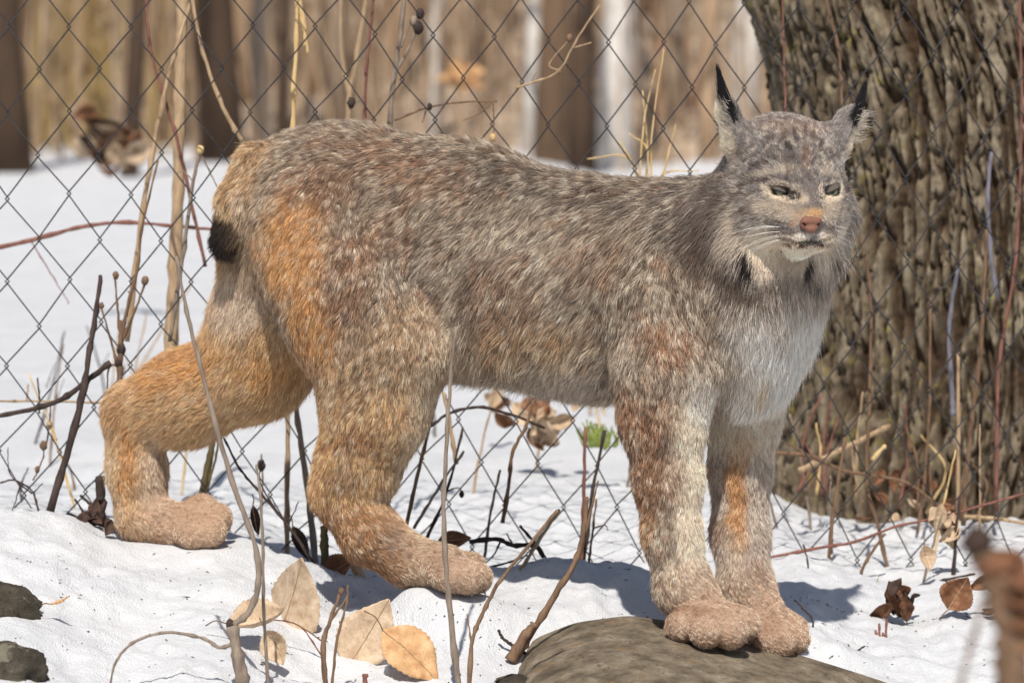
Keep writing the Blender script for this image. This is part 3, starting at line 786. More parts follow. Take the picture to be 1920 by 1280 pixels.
# whiskers
for sg in (-1, 1):
    for i in range(9):
        u0 = -74 - 5 * (i % 4); r0 = 26 + 5 * (i // 3) + 2 * (i % 2)
        ln = (95 if sg < 0 else 62) * (0.8 + .4 * random.random())
        A = np.array(hp(sg * r0, u0, 112 - 4 * (i // 3)))
        d1 = sg * HR * 1.0 + HU * (0.10 - .13 * (i % 4)) - HF * .35
        pts_ = [A, A + HS * ln * .5 * d1, A + HS * ln * (d1 + HU * (-.10 - .10 * random.random()) - HF * .1)]
        V, Fs = tube(spline(pts_, 8), np.linspace(.00034, .00010, 8), 5)
        obj('whisker', V, Fs, M_WHISK, LYNX)
    for i in range(3):
        A = np.array(hp(sg * (44 + 6 * i), 24, 84)); V, Fs = tube(spline([A, A + HS * (sg * HR * 14 + HU * 22 + HF * 16), A + HS * (sg * HR * 34 + HU * 34 + HF * 14)], 6), np.linspace(.0003, .0001, 6), 5)
        obj('whisker', V, Fs, M_WHISK, LYNX)
# ear tufts: long black hairs drawn to a point
def hairs(name, roots, tips, bendv, r0, col, parent=LYNX, K=6, jitter=.25):
    n = len(roots); ts = np.linspace(0, 1, K)
    pts = roots[:, None] * (1 - ts)[None, :, None] + tips[:, None] * ts[None, :, None] + (np.sin(ts * np.pi) * 1.0)[None, :, None] * bendv[:, None]
    rad = r0 * np.broadcast_to(np.linspace(1, .25, K), (n, K))
    c = np.broadcast_to(np.asarray(col)[None, None], (n, K, 3)) * np.clip(1 + jitter * rng.normal(size=(n, 1, 1)), .3, 2)
    return hair_curves(name, pts, rad, np.clip(c, .002, .9), parent, M_FUR)
for base_a, base_b, tip in (((-126, 174, -8), (-108, 122, 12), (-134, 232, -20)), ((154, 152, -10), (132, 114, 12), (176, 202, -24))):
    n = 900; t = rng.random(n) ** 1.4
    A = hp(*base_a)[None] * (1 - t)[:, None] + hp(*base_b)[None] * t[:, None] + rng.normal(size=(n, 3)) * HS * 3.6
    B = hp(*tip)[None] * (1 - .62 * t)[:, None] + A * (.62 * t)[:, None] + rng.normal(size=(n, 3)) * HS * 1.8 - (rng.random(n) * .35)[:, None] * (hp(*tip)[None] - A)
    tag(hairs('ear_tuft', A, B, rng.normal(size=(n, 3)) * HS * 1.5, .00028, (.007, .006, .008)), kind='stuff')
for sg, (b0, b1, out) in ((-1, ((-126, 156, 2), (-118, 88, 14), (-16, 4, 6))), (1, ((150, 138, 2), (126, 82, 14), (14, -4, 6)))):
    n = 200; t = rng.random(n)
    A = hp(*b0)[None] * (1 - t)[:, None] + hp(*b1)[None] * t[:, None] + rng.normal(size=(n, 3)) * HS * 5
    dirv = HS * (out[0] * HR + out[1] * HU + out[2] * HF)
    B = A + dirv[None] * (.7 + .8 * rng.random(n))[:, None] + rng.normal(size=(n, 3)) * HS * 6 + HS * 8 * HU
    tag(hairs('ear_fringe', A, B, rng.normal(size=(n, 3)) * HS * 2, .00022, srgb(190, 180, 166)), kind='stuff')
# black tail tip hairs
n = 1500; dd = rng.normal(size=(n, 3)); dd /= np.linalg.norm(dd, axis=1)[:, None]
A = at(432, 440, -.12)[None] + dd * 24 * pxm(0); B = A + dd * .010 + np.array((-.004, 0, -.012))
keep = (dd[:, 2] < .3) & (dd[:, 0] < .5)
tag(hairs('tail_tip', A[keep], B[keep], np.zeros((keep.sum(), 3)), .0003, (.010, .009, .013)), kind='stuff')
# claws
for x, y, Y in ((846, 1098, -.322), (878, 1102, -.326), (903, 1100, -.295)):
    V, Fs = tube(spline([at(x, y, Y), at(x + 6, y + 8, Y - .006), at(x + 7, y + 17, Y - .006)], 6), np.linspace(.0022, .0005, 6), 6)
    obj('claw', V, Fs, M_CLAW, LYNX)
# ------------------------------------------------------------------ chain-link fence
def fence_y(px): return 0.21 + 0.20 * px / 1920.0
COLX = np.cumsum(np.concatenate([[0], np.interp(np.arange(60), [0, 14, 26, 40, 60], [58.5, 57, 52, 48.5, 48])])) - 5 * 58.5
_r = random.Random(5)
def node(r, c):
    x = COLX[c] + 15 + max(0, r - 8) * -9.5 + max(0, 4 - r) * 0.6 * (c > 20) + _jit[r, c, 0]
    y = 50 + 79.5 * r + 0.03 * (x - 200) * (x > 600) + _jit[r, c, 1]
    return x, y
_jit = np.random.default_rng(11).normal(size=(40, 80, 2)) * np.array((2.2, 2.0))
M_WIRE = speckled('fence_wire', (0.02, 0.02, 0.024), (0.05, 0.047, 0.046), 300, 0.45, 0.4, 0.3)
fence = empty('chain_link_fence', at(960, 1000, .31))
tag(fence, 'dark wire chain-link fence running behind the lynx', 'fence')
ROWS = range(-6, 15)
for c in range(0, 52):
    P_ = []
    for r in ROWS:
        cc = c + ((r + c) % 2 == 0)                      # zigzag between two columns of links
        x, y = node(r % 40 if r >= 0 else r, cc) if r >= 0 else (COLX[cc] + 15, 50 + 79.5 * r + 0.03 * (COLX[cc] - 200) * (COLX[cc] > 600))
        x = min(max(x, -600), 2700)
        left = ((r + c) % 2 != 0)
        # each wire hooks round its neighbour: straight runs with a tight turn at every link
        w = 5.0 if left else -5.0
        o = 1 if left else -1
        Yf = fence_y(x)
        P_ += [at(x - w * -0.55 * 1, y - 7, Yf + .0022 * o), at(x - w * .75, y, Yf), at(x - w * -0.55, y + 7, Yf - .0022 * o)]
    V, Fs = tube(np.array(P_), .00105, 6)
    obj('wire', V, Fs, M_WIRE, fence)

# ------------------------------------------------------------------ big tree behind the fence
TY = 1.28; TR = .36
def trunk_left(z):      # picture x of the trunk's left edge by height
    return None
ztop = 4.2
zz = np.concatenate([np.arange(-.25, 1.05, .0042), np.arange(1.05, ztop, .03)])
NTH = 520
th = np.concatenate([np.linspace(-np.pi * .98, -.02 * np.pi, NTH - 70), np.linspace(-.015 * np.pi, .97 * np.pi, 70)])   # finer on the near side
TH, ZZ = np.meshgrid(th, zz, indexing='ij')
pxl = np.interp(ZZ, [-.2, 0.0, .08, .2, .45, .62, .73, 1.2, 4.2], [1466, 1472, 1478, 1482, 1478, 1456, 1418, 1380, 1290])
axx = (pxl - 960) * pxm(TY) + TR
rad0 = TR * np.interp(ZZ, [-.25, 0, .1, .3, 1.0, 4.2], [1.05, 1.02, 1.0, .985, .97, .80])
sA = TH * TR
pts3 = np.stack([sA.ravel(), ZZ.ravel() * .11, np.zeros(sA.size)], 1)
w1 = .014 * fbm(pts3, 14, 2, 3)
pts3[:, 0] += w1
n1 = fbm(pts3, 42, 2, 7); 
pts3b = np.stack([sA.ravel() + .011 * fbm(np.stack([sA.ravel(), ZZ.ravel(), 0 * sA.ravel()], 1), 17, 2, 77), ZZ.ravel() * .22, np.zeros(sA.size)], 1)
n2 = fbm(pts3b, 66, 2, 15)
ridge = np.minimum(smooth(0.0, .20, np.abs(n1)), smooth(0, .16, np.abs(n2)) * .65 + .35)
full3 = np.stack([sA.ravel(), ZZ.ravel(), np.zeros(sA.size)], 1)
rough_ = fbm(full3, 95, 3, 25)
disp = (.0235 * ridge + .0055 * rough_ + .006 * fbm(full3, 14, 2, 26)).reshape(sA.shape)
big = .012 * fbm(np.stack([np.cos(TH).ravel(), np.sin(TH).ravel(), ZZ.ravel()], 1), 1.6, 2, 29).reshape(sA.shape)
RR_ = rad0 + disp + big
TV = np.stack([axx + RR_ * np.cos(TH), TY + RR_ * np.sin(TH), ZZ], -1).reshape(-1, 3)
q = NT('furrowed_bark'); v = q.coord('Object', (1, 1, .45))
ra_ = q.n('ShaderNodeAttribute', attribute_name='ridge')
f1 = q.noise(v, 55, 6, .65); f2 = q.noise(v, 16, 4)
cb_ = q.ramp(f1, [(.30, srgb(78, 68, 55)), (.5, srgb(118, 105, 87)), (.72, srgb(160, 148, 127))])
inner = q.ramp(f1, [(.3, srgb(50, 38, 28)), (.7, srgb(80, 62, 46))])
cmx = q.mix(ra_.outputs['Fac'], inner, cb_)
lv = q.coord('Object'); lich = q.ramp(q.noise(lv, 42, 5, .6), [(.57, (0, 0, 0)), (.66, (1, 1, 1))]); lreg = q.ramp(q.noise(lv, 3.2, 2), [(.46, (0, 0, 0)), (.62, (1, 1, 1))])
lm = q.n('ShaderNodeMath', operation='MULTIPLY'); q.l(lich, lm.inputs[0]); q.l(lreg, lm.inputs[1])
lm2 = q.n('ShaderNodeMath', operation='MULTIPLY'); q.l(lm.outputs[0], lm2.inputs[0]); q.l(ra_.outputs['Fac'], lm2.inputs[1])
moss = q.mix(q.noise(lv, 22, 3), srgb(112, 106, 56), srgb(156, 142, 74))
q.l(q.mix(lm2.outputs[0], cmx, moss), q.b.inputs['Base Color']); q.bump(q.noise(v, 240, 5, .7), .6, .003); q.set(Roughness=.9)
q.b.inputs['Specular IOR Level'].default_value = .15
tree = empty('big_tree', (float(axx.mean()), TY, 0))
tag(tree, 'large tree with thick furrowed bark and yellow lichen right behind the fence', 'tree')
trunk = obj('trunk', TV, grid_faces(len(th), len(zz)), q.m, tree)
at_ = trunk.data.attributes.new('ridge', 'FLOAT', 'POINT'); at_.data.foreach_set('value', ridge.astype(np.float32))
M_BARK2 = bark_mat('limb_bark', srgb(96, 80, 62), srgb(150, 132, 108), 40)
tx = float(np.interp(3.8, [.73, 4.2], [(1418 - 960) * pxm(TY) + TR, (1290 - 960) * pxm(TY) + TR]))
for k in range(5):
    a = k * 1.9; h0 = 3.2 + .2 * k
    p0 = np.array((tx, TY, h0)); p1 = p0 + np.array((math.cos(a) * .9, math.sin(a) * .9 + .4, .9)); p2 = p1 + np.array((math.cos(a + .4) * .8, math.sin(a + .4) * .8 + .4, 1.3))
    V, Fs = tube(spline([p0, p1, p2], 10), np.linspace(.13, .03, 10), 10)
    obj('limb', V, Fs, M_BARK2, tree)
# ------------------------------------------------------------------ wooded slope, trees and brush far behind
M_LITTER = speckled('leaf_litter', srgb(142, 124, 106), srgb(198, 178, 156), 3.5, .95, .1, .0)
hx = axis(-26, 26, .8, (-90, 90), 1.25); hy = axis(16.4, 60, .6, (16.2, 120), 1.2)
HX, HY = np.meshgrid(hx, hy, indexing='ij')
pp = np.stack([HX.ravel(), HY.ravel(), 0 * HX.ravel()], 1)
HZ = (-.22 + .34 * smooth(17, 20, HY) + .75 * smooth(19, 31, HY) + .11 * np.maximum(HY - 30, 0)) + (.30 * fbm(pp, .22, 3, 8) * smooth(18, 24, HY).ravel()).reshape(HX.shape)
tag(obj('wooded_slope', np.stack([HX, HY, HZ], -1).reshape(-1, 3), grid_faces(len(hx), len(hy)), M_LITTER), kind='structure')
def slope_z(x, y): return float(-.22 + .34 * smooth(17, 20, np.float64(y)) + .75 * smooth(19, 31, np.float64(y)) + .11 * max(y - 30, 0)) - .15
BM = dict(brown=bark_mat('brown_bark', srgb(92, 72, 56), srgb(140, 114, 90), 9), grey=bark_mat('grey_bark', srgb(132, 118, 104), srgb(178, 162, 144), 9),
          dark=bark_mat('dark_bark', srgb(62, 48, 38), srgb(96, 76, 60), 9), birch=bark_mat('birch_bark', srgb(190, 182, 172), srgb(236, 230, 222), 7, .7, 1.5), tan=bark_mat('tan_bark', srgb(160, 132, 104), srgb(200, 172, 142), 9))
LBL = dict(brown='blurred brown bare tree trunk in the woods', grey='blurred pale grey bare tree trunk in the woods', dark='blurred dark brown bare tree trunk in the woods',
           birch='blurred white birch trunk in the woods', tan='blurred tan slender bare tree trunk in the woods')
_t = random.Random(21)
def far_tree(px, Y, wpx, kind, lean=0.0, label=None, grp=True):
    x = (px - 960) * pxm(Y); r = wpx * .5 * pxm(Y); z0 = slope_z(x, Y) - .1 if Y > 17 else float(ground_z(np.array([x]), np.array([Y]))[0]) - .05
    root_ = empty('woodland_tree', (x, Y, z0))
    tag(root_, label or LBL[kind], 'tree', None if not grp else {'brown': 'brown trunks in the woods', 'grey': 'grey trunks in the woods', 'dark': 'dark trunks in the woods', 'birch': 'birch trunks in the woods', 'tan': 'slender tan trunks in the woods'}[kind])
    H = 5 + 3 * _t.random(); n = 9; hh = np.linspace(0, H, n)
    P_ = np.stack([x + lean * hh + .05 * np.sin(hh * 1.1 + _t.random() * 6) * (hh > 0), np.full(n, Y) + .04 * np.sin(hh + 1), z0 + hh], 1)
    rr_ = r * (1 - .6 * hh / H); rr_[0] *= 1.18
    V, Fs = tube(P_, rr_, 10); obj('trunk', V, Fs, BM[kind], root_)
    for k in range(6):
        h0 = .7 + (H - 1.2) * (k + _t.random()) / 6; a = _t.random() * 6.28; L_ = .5 + 1.0 * _t.random()
        b0 = np.array((x + lean * h0, Y, z0 + h0)); b1 = b0 + np.array((math.cos(a), math.sin(a), .9)) * L_ * .6; b2 = b1 + np.array((math.cos(a + .5), math.sin(a + .5), 1.2)) * L_ * .6
        V, Fs = tube(spline([b0, b1, b2], 6), np.linspace(r * .34, r * .06, 6), 5); obj('branch', V, Fs, BM[kind], root_)
for px, Y, w, kind, lean, lab in (
        (22, 20, 75, 'dark', .01, 'thick dark blurred trunk rising beside the yellow dry grass'), (62, 24, 40, 'brown', 0, 'brown blurred trunk close behind the thick dark trunk'), (240, 19, 34, 'dark', .02, 'narrow dark blurred trunk above the brown leaf heap on the snow'),
        (300, 25, 62, 'brown', 0, 'wide brown blurred trunk behind the slanting tan stem'), (345, 28, 48, 'brown', .02, 'brown blurred trunk right behind the thick pale dead stem'), (418, 22, 78, 'dark', -.015, 'broad dark blurred trunk behind the stem curving to the rump'),
        (492, 24, 40, 'grey', .01, 'grey blurred trunk between the broad dark trunk and the tall reed'), (527, 20, 26, 'dark', 0, 'slim dark blurred trunk directly behind the tall tan reed'), (575, 29, 50, 'tan', 0, 'tan blurred trunk just past the tall tan reed'), (640, 26, 46, 'grey', .02, 'grey blurred trunk behind the two joined saplings'),
        (745, 30, 60, 'tan', 0, 'tan blurred trunk behind the knobbly dried flower stem'), (905, 31, 60, 'grey', -.01, 'wide pale grey blurred trunk beside the orange leaves'), (985, 24, 34, 'birch', .02, 'slim white birch standing against the brown trunk'), (1032, 22, 62, 'brown', .0, 'brown blurred trunk between the slim birch and a dark trunk'),
        (1092, 21, 48, 'dark', -.012, 'dark blurred trunk between the brown trunk and the broad birch'), (1152, 23, 66, 'birch', .02, 'broad white birch above the lynx withers'), (1196, 28, 36, 'birch', -.02, 'thin white birch leaning behind the broad birch'), (1272, 26, 44, 'grey', .015, 'grey blurred trunk behind the straw grass tuft'),
        (1330, 24, 30, 'tan', 0, 'slender tan blurred trunk beside the rusty brush'), (1385, 25, 58, 'birch', .0, 'white birch partly hidden beside the big furrowed tree'), (1425, 31, 40, 'grey', 0, 'grey blurred trunk peeking out at the edge of the big furrowed tree'), (155, 30, 40, 'tan', .02, 'tan blurred trunk standing in the yellow dry grass'), (815, 25, 26, 'birch', .03, 'very thin pale birch behind the creeping vine')):
    far_tree(px, 14.5 + (Y - 19) * .75, w, kind, lean, lab, False)
for k in range(36):
    Y = 19 + 22 * _t.random(); far_tree(-700 + 3300 * _t.random(), Y, 16 + 44 * _t.random(), _t.choice(['brown', 'grey', 'tan', 'tan', 'grey', 'birch']), .05 * (_t.random() - .5))
# dry brush and grass at the edge of the wood: nobody could count it
def brush(name, n, xr, yr, hr, col1, col2, wid, label, seed):
    g_ = np.random.default_rng(seed)
    x = g_.uniform(*xr, n); y = g_.uniform(*yr, n); h = g_.uniform(*hr, n)
    z = np.array([slope_z(a, b) for a, b in zip(x, y)]) + .1
    P0 = np.stack([x, y, z], 1); tip = P0 + np.stack([g_.normal(size=n) * .09 * h, g_.normal(size=n) * .09 * h, h], 1)
    mid = (P0 + tip) / 2 + g_.normal(size=(n, 3)) * .06
    V = np.zeros((n, 9, 3)); ths = np.arange(3) * 2.094 
    for i, (c_, w_) in enumerate(((P0, wid), (mid, wid * .8), (tip, wid * .25))):
        for j in range(3): V[:, i * 3 + j] = c_ + w_ * np.array((math.cos(ths[j]), math.sin(ths[j]), 0))
    F_ = []
    for i in (0, 1):
        for j in range(3): F_.append((i * 3 + j, i * 3 + (j + 1) % 3, i * 3 + 3 + (j + 1) % 3, i * 3 + 3 + j))
    Fs = (np.array(F_)[None] + (np.arange(n) * 9)[:, None, None]).reshape(-1, 4)
    q = NT(name); at__ = q.coord('Object'); q.l(q.ramp(q.noise(at__, 2.2, 3), [(.35, col1), (.65, col2)]), q.b.inputs['Base Color']); q.set(Roughness=.9)
    tag(obj(name, V.reshape(-1, 3), Fs, q.m), label, 'brush', kind='stuff')
brush('dry_brush', 3000, (-7, 7), (16.8, 34), (.9, 3.0), srgb(146, 118, 92), srgb(206, 180, 150), .011, 'dense tan dry brush filling the edge of the woods', 2)
brush('dry_grass', 260, (-4.0, -1.75), (17.2, 20), (.7, 1.5), srgb(150, 124, 76), srgb(206, 176, 118), .009, 'yellow dry grass standing beside the dark trunk at the wood edge', 3)
brush('rusty_brush', 9, (.75, 1.5), (18, 20), (.5, 1.2), srgb(186, 124, 84), srgb(206, 156, 112), .012, 'rust orange dead brush in front of the birches', 4)
# ------------------------------------------------------------------ rocks
def rock_mat(name, cols, lich, scale=18):
    q = NT(name); v = q.coord('Object')
    f = q.noise(v, scale, 8, .62); f2 = q.noise(v, scale * 3.0, 7, .68); f3 = q.noise(v, scale * 14, 4, .7)
    c = q.ramp(f, [(.3, cols[0]), (.5, cols[1]), (.7, cols[2])])
    c = q.mix(q.ramp(f2, [(.56, (0, 0, 0)), (.66, (1, 1, 1))]), c, lich[0])
    c = q.mix(q.ramp(q.noise(v, scale * .9, 5, .7), [(.60, (0, 0, 0)), (.66, (1, 1, 1))]), c, lich[1])
    c = q.mix(q.ramp(f3, [(.30, (1, 1, 1)), (.40, (0, 0, 0))]), c, cols[0])
    q.l(c, q.b.inputs['Base Color'])
    ad = q.n('ShaderNodeMath', operation='ADD'); q.l(f2, ad.inputs[0]); q.l(f3, ad.inputs[1])
    q.bump(ad.outputs[0], .9, .008); q.set(Roughness=.88); q.b.inputs['Specular IOR Level'].default_value = .2
    return q.m
M_ROCK = rock_mat('boulder_stone', (srgb(104, 92, 76), srgb(158, 142, 120), srgb(196, 180, 156)), (srgb(112, 106, 88), srgb(172, 136, 96)), 34)
M_ROCKD = rock_mat('dark_stone', (srgb(64, 58, 50), srgb(96, 88, 76), srgb(128, 118, 102)), (srgb(70, 62, 46), srgb(150, 142, 124)), 26)
# boulder under the front paws: top line measured in the photograph
RX = np.arange(900, 1800, 5.0)
RTOP = np.interp(RX, [900, 935, 960, 1000, 1080, 1180, 1260, 1330, 1420, 1500, 1620, 1720, 1800], [1330, 1280, 1240, 1197, 1166, 1153, 1164, 1180, 1204, 1226, 1263, 1296, 1330])
kk = np.hanning(15); RTOP = np.convolve(np.pad(RTOP, 7, 'edge'), kk / kk.sum(), 'valid')
RYC = -.345
rz = np.array([at(x, y, RYC)[2] for x, y in zip(RX, RTOP)]); rxm = (RX - 960) * pxm(RYC)
yy = np.concatenate([np.linspace(-.16, -.345, 40), np.linspace(-.35, -.95, 100)])
XR, YR = np.meshgrid(rxm, yy, indexing='ij')
dy = YR - RYC
fall = np.where(dy > 0, -2.2 * dy ** 1.35 * 1.2, .104 * dy * 1.0 - .55 * np.maximum(-dy - .16, 0) ** 2)
ZR = rz[:, None] + fall
pp = np.stack([XR.ravel(), YR.ravel(), ZR.ravel()], 1)
ZR = ZR + (.0042 * fbm(pp, 26, 4, 5) + .0016 * fbm(pp, 110, 3, 6)).reshape(ZR.shape) * smooth(.004, .03, np.abs(dy)) 
BO = empty('boulder', (float(at(1320, 1250, -.5)[0]), -.5, -.12))
tag(BO, 'broad brown boulder the front paws of the lynx stand on', 'boulder')
obj('stone', np.stack([XR, YR, ZR], -1).reshape(-1, 3), grid_faces(*XR.shape)[:, ::-1], M_ROCK, BO)
def rock(px, py, Y, w, h, d, label, mat, seed, name='rock'):
    Y = ground_Y(px, py) + .02; c = at(px, py, Y); m = pxm(Y); n, k = 40, 28
    V = []
    for i in range(k + 1):
        a = np.pi * i / k
        for j in range(n): V.append((math.sin(a) * math.cos(2 * np.pi * j / n), math.sin(a) * math.sin(2 * np.pi * j / n), math.cos(a)))
    V = np.array(V); dsp = 1 + .28 * fbm(V, 1.3, 2, seed) + .10 * fbm(V, 5, 3, seed + 3) + .03 * fbm(V, 16, 2, seed + 5)
    V = c + V * dsp[:, None] * np.array((w * m, d * m, h * m))
    Fs = np.array([(i * n + j, (i + 1) * n + j, (i + 1) * n + (j + 1) % n, i * n + (j + 1) % n) for i in range(k) for j in range(n)])
    return tag(obj(name, V, Fs, mat), label, 'rock')
rock(-15, 1145, -.42, 95, 52, 80, 'dark rock poking out of the snow above the mossy rock', M_ROCKD, 3)
rock(-20, 1262, -.58, 115, 70, 80, 'mossy dark rock at the foot of the snow bank', M_ROCKD, 8)
rock(975, 1292, -.62, 70, 26, 50, 'small low stone in the snow beside the boulder', M_ROCKD, 12)

# ------------------------------------------------------------------ twigs and dead stems
TW = dict(tan=bark_mat('tan_stem', srgb(150, 124, 96), srgb(196, 168, 134), 160), grey=bark_mat('grey_stem', srgb(112, 98, 86), srgb(158, 142, 126), 160), dark=bark_mat('dark_stem', srgb(48, 38, 36), srgb(82, 68, 62), 160),
          red=bark_mat('red_stem', srgb(108, 70, 62), srgb(150, 104, 90), 160), brown=bark_mat('brown_stem', srgb(96, 74, 58), srgb(140, 112, 88), 160), straw=bark_mat('straw_stem', srgb(196, 160, 104), srgb(228, 200, 150), 160), olive=bark_mat('olive_stem', srgb(70, 62, 44), srgb(112, 100, 70), 160), pale=bark_mat('pale_stem', srgb(96, 94, 102), srgb(136, 132, 142), 120))
_w = random.Random(9)
def stem_tube(pts, Y, w0, w1, wob=.6, n=None):
    """pts in photo pixels from the foot upwards; Y one depth or (foot, tip); widths in photo pixels"""
    y0, y1 = (Y, Y) if not isinstance(Y, tuple) else Y
    P_ = np.array([at(x, y, y0 + (y1 - y0) * i / max(1, len(pts) - 1)) for i, (x, y) in enumerate(pts)])
    n = n or max(8, 5 * len(pts)); S_ = spline(P_, n)
    m = pxm(y0)
    j_ = np.array([[_w.gauss(0, 1), _w.gauss(0, 1), _w.gauss(0, .4)] for _ in range(n)]); j_[0] = 0
    S_ = S_ + j_ * wob * m
    r_ = np.linspace(w0, w1, n) * .5 * m * np.array([1 + .10 * _w.gauss(0, 1) for _ in range(n)])
    for k in range(3, n - 1, 5): r_[k] *= 1.28                     # nodes
    return tube(S_, np.maximum(r_, .0003), 7)
def twig(label, mat, Y, w0, w1, pts, branches=(), buds=(), name='dry_twig', cat='twig', group=None):
    if Y == 'front':                                       # foot on the snow in front of the lynx, just where the ground shows it
        Y = ground_Y(pts[0][0], min(pts[0][1], 1330)) - .01
    y0 = Y[0] if isinstance(Y, tuple) else Y
    V, Fs = stem_tube(pts, Y, w0, w1)
    if not branches and not buds:
        return tag(obj(name, V, Fs, TW[mat]), label, cat, group)
    root_ = empty(name, at(*pts[0], y0)); tag(root_, label, cat, group)
    obj('stalk', V, Fs, TW[mat], root_)
    for b in branches:
        bw = b[0]; V, Fs = stem_tube(b[1], Y if not isinstance(Y, tuple) else Y[1], bw, bw * .5, .5); obj('branch', V, Fs, TW[b[2] if len(b) > 2 else mat], root_)
    for (x, y, r, m_) in buds:
        yb = Y[1] if isinstance(Y, tuple) else Y
        c = at(x, y, yb); V, Fs = cap(c, 1.0, np.array((0, 0, 1.0)), np.array((1.0, 0, 0)), np.array((0, 1.0, 0)), np.pi * .98, 6, 9)
        V = c + (V - c) * np.array((r, r, r * 1.35)) * pxm(yb) * (1 + .3 * noise(V * 400, 1, x % 7))[:, None]
        obj('bud', V, Fs, TW[m_], root_)
    return root_
# in front of the lynx
twig('long grey twig on a broken stub, bent in front of the far hind leg', 'grey', 'front', 26, 22, [(460, 1300), (447, 1235), (434, 1172)],
     [(13, [(436, 1172), (468, 1145), (484, 1092), (478, 1022), (442, 922), (407, 805), (368, 655), (348, 575), (330, 480)]), (8, [(432, 1208), (410, 1213), (380, 1196), (312, 1185), (250, 1204), (216, 1242), (206, 1290)])], [(431, 1170, 8, 'dark')])
twig('thin pale upright stalk beside the broken stub twig', 'grey', 'front', 7, 4, [(503, 1300), (495, 1150), (492, 1020), (488, 930), (480, 870)])
twig('long thin grey-brown stalk crossing in front of the near hind paw', 'grey', 'front', 12, 5, [(862, 1300), (846, 1165), (836, 1060), (832, 950), (838, 810), (846, 700), (854, 612)])
twig('kinked thin twig rising between the near hind paw and the boulder', 'brown', 'front', 9, 6, [(878, 1300), (886, 1200), (905, 1150), (935, 1092), (985, 1030), (1045, 956)], [(4, [(884, 1210), (876, 1150)])])
twig('stout brown stick leaning beside the left end of the boulder', 'brown', 'front', 15, 8, [(965, 1236), (1000, 1180), (1045, 1108), (1080, 1050), (1096, 985), (1100, 930)], [(5, [(1098, 1000), (1112, 940), (1122, 900)])])
twig('forked thin brown sapling between the fallen tan leaves', 'brown', 'front', 11, 6, [(612, 1300), (606, 1210), (620, 1160), (638, 1112)], [(6, [(612, 1180), (622, 1160), (650, 1120), (652, 1105)]), (6, [(622, 1290), (632, 1200), (650, 1130), (652, 1096)]), (3, [(602, 1200), (565, 1175), (530, 1160)])], [(640, 1108, 6, 'brown')])
twig('thin red thread of a runner arching over the curled fallen leaf', 'red', 'front', 3, 2, [(604, 1230), (570, 1180), (540, 1165), (500, 1162), (482, 1170)])
twig('short snapped twig stub at the bottom of the snow bank', 'red', 'front', 10, 9, [(684, 1300), (685, 1262)])
twig('hooked little twig in the snow beside the boulder', 'dark', 'front', 8, 5, [(985, 1225), (962, 1210), (942, 1195), (934, 1180)])
twig('thick broken brown stick half buried at the left tip of the boulder', 'brown', 'front', 24, 14, [(958, 1238), (985, 1192), (1004, 1168)])
twig('tiny curved twig lying in the blue shadow beside the far front paw', 'dark', -.16, 4, 3, [(1516, 1215), (1524, 1165), (1505, 1140), (1490, 1124)])
twig('small dark branched twig lying in the shadow beside the boulder', 'dark', -.22, 5, 4, [(1513, 1213), (1545, 1212), (1572, 1212)], [(4, [(1552, 1212), (1558, 1235)]), (3, [(1572, 1212), (1576, 1226)])])
twig('thin twig pointing out of the snow just beyond the shadow of the lynx', 'dark', -.2, 5, 3, [(1582, 1242), (1600, 1225), (1622, 1210)])
# left side, round the fence
twig('dark bare stick leaning in the snow in front of the fence', 'dark', (.06, .14), 15, 8, [(94, 958), (128, 842), (154, 742), (168, 660), (181, 580), (189, 516)])
twig('dark drooping branch lying across the dark leaning stick', 'dark', .13, 8, 12, [(-30, 784), (55, 768), (118, 747), (160, 716), (208, 680)])
twig('straight thin tan stalk lying level behind the drooping branch', 'tan', .24, 4, 4, [(-20, 752), (90, 752), (195, 755)])
twig('red cane arching across the snow behind the fence', 'red', .75, 9, 6, [(-30, 470), (60, 450), (150, 426), (232, 417), (330, 424), (420, 432)], [(3, [(58, 452), (100, 520), (130, 570)])])
twig('clump of dead stalks with knobbed tops rising beside the drooping branch', 'brown', .20, 12, 8, [(224, 715), (226, 660), (228, 600)],
     [(8, [(226, 650), (236, 590), (258, 500), (266, 430), (296, 300)]), (7, [(228, 640), (250, 590), (272, 530)]), (6, [(226, 640), (220, 580), (216, 520)]), (6, [(222, 690), (208, 640), (190, 575)]), (5, [(224, 680), (205, 690), (200, 730)]), (4, [(230, 620), (244, 560), (240, 545)])], [(272, 526, 7, 'brown'), (217, 516, 6, 'brown'), (190, 573, 5, 'brown'), (227, 655, 9, 'dark'), (222, 680, 8, 'dark')])
twig('thick pale dead trunk-like stem standing behind the lynx rump', 'tan', .62, 25, 19, [(318, 720), (324, 560), (332, 400), (336, 200), (342, 0), (345, -200)])
twig('slanting tan stem crossing the thick pale stem', 'tan', .40, 10, 7, [(238, 640), (262, 440), (278, 330), (300, 215), (324, 110), (356, 12), (400, -120)])
twig('thin reddish stem bending away from the thick pale stem towards the rump', 'red', .42, 7, 5, [(385, 500), (362, 395), (334, 270), (308, 185), (282, 95), (274, 0), (268, -120)])
twig('pale stem curving down to the top of the lynx rump', 'tan', .35, 8, 7, [(470, 300), (452, 262), (420, 205), (384, 110), (360, 0), (345, -120)])
twig('broken grey stalk with an angular tip beside the lynx tail', 'grey', .28, 8, 6, [(318, 640), (340, 500), (358, 370), (372, 290)], [(4, [(374, 285), (390, 315), (408, 352)]), (3, [(362, 340), (345, 322), (330, 325)])], [(376, 281, 7, 'straw')])
twig('withered curled seed pod on a thread hanging at the fence', 'brown', .16, 3, 3, [(95, 760), (92, 800), (82, 850), (72, 880), (62, 900)], (), [(92, 797, 6, 'tan'), (82, 835, 7, 'brown'), (70, 880, 5, 'brown')], name='seed_pod', cat='pod')
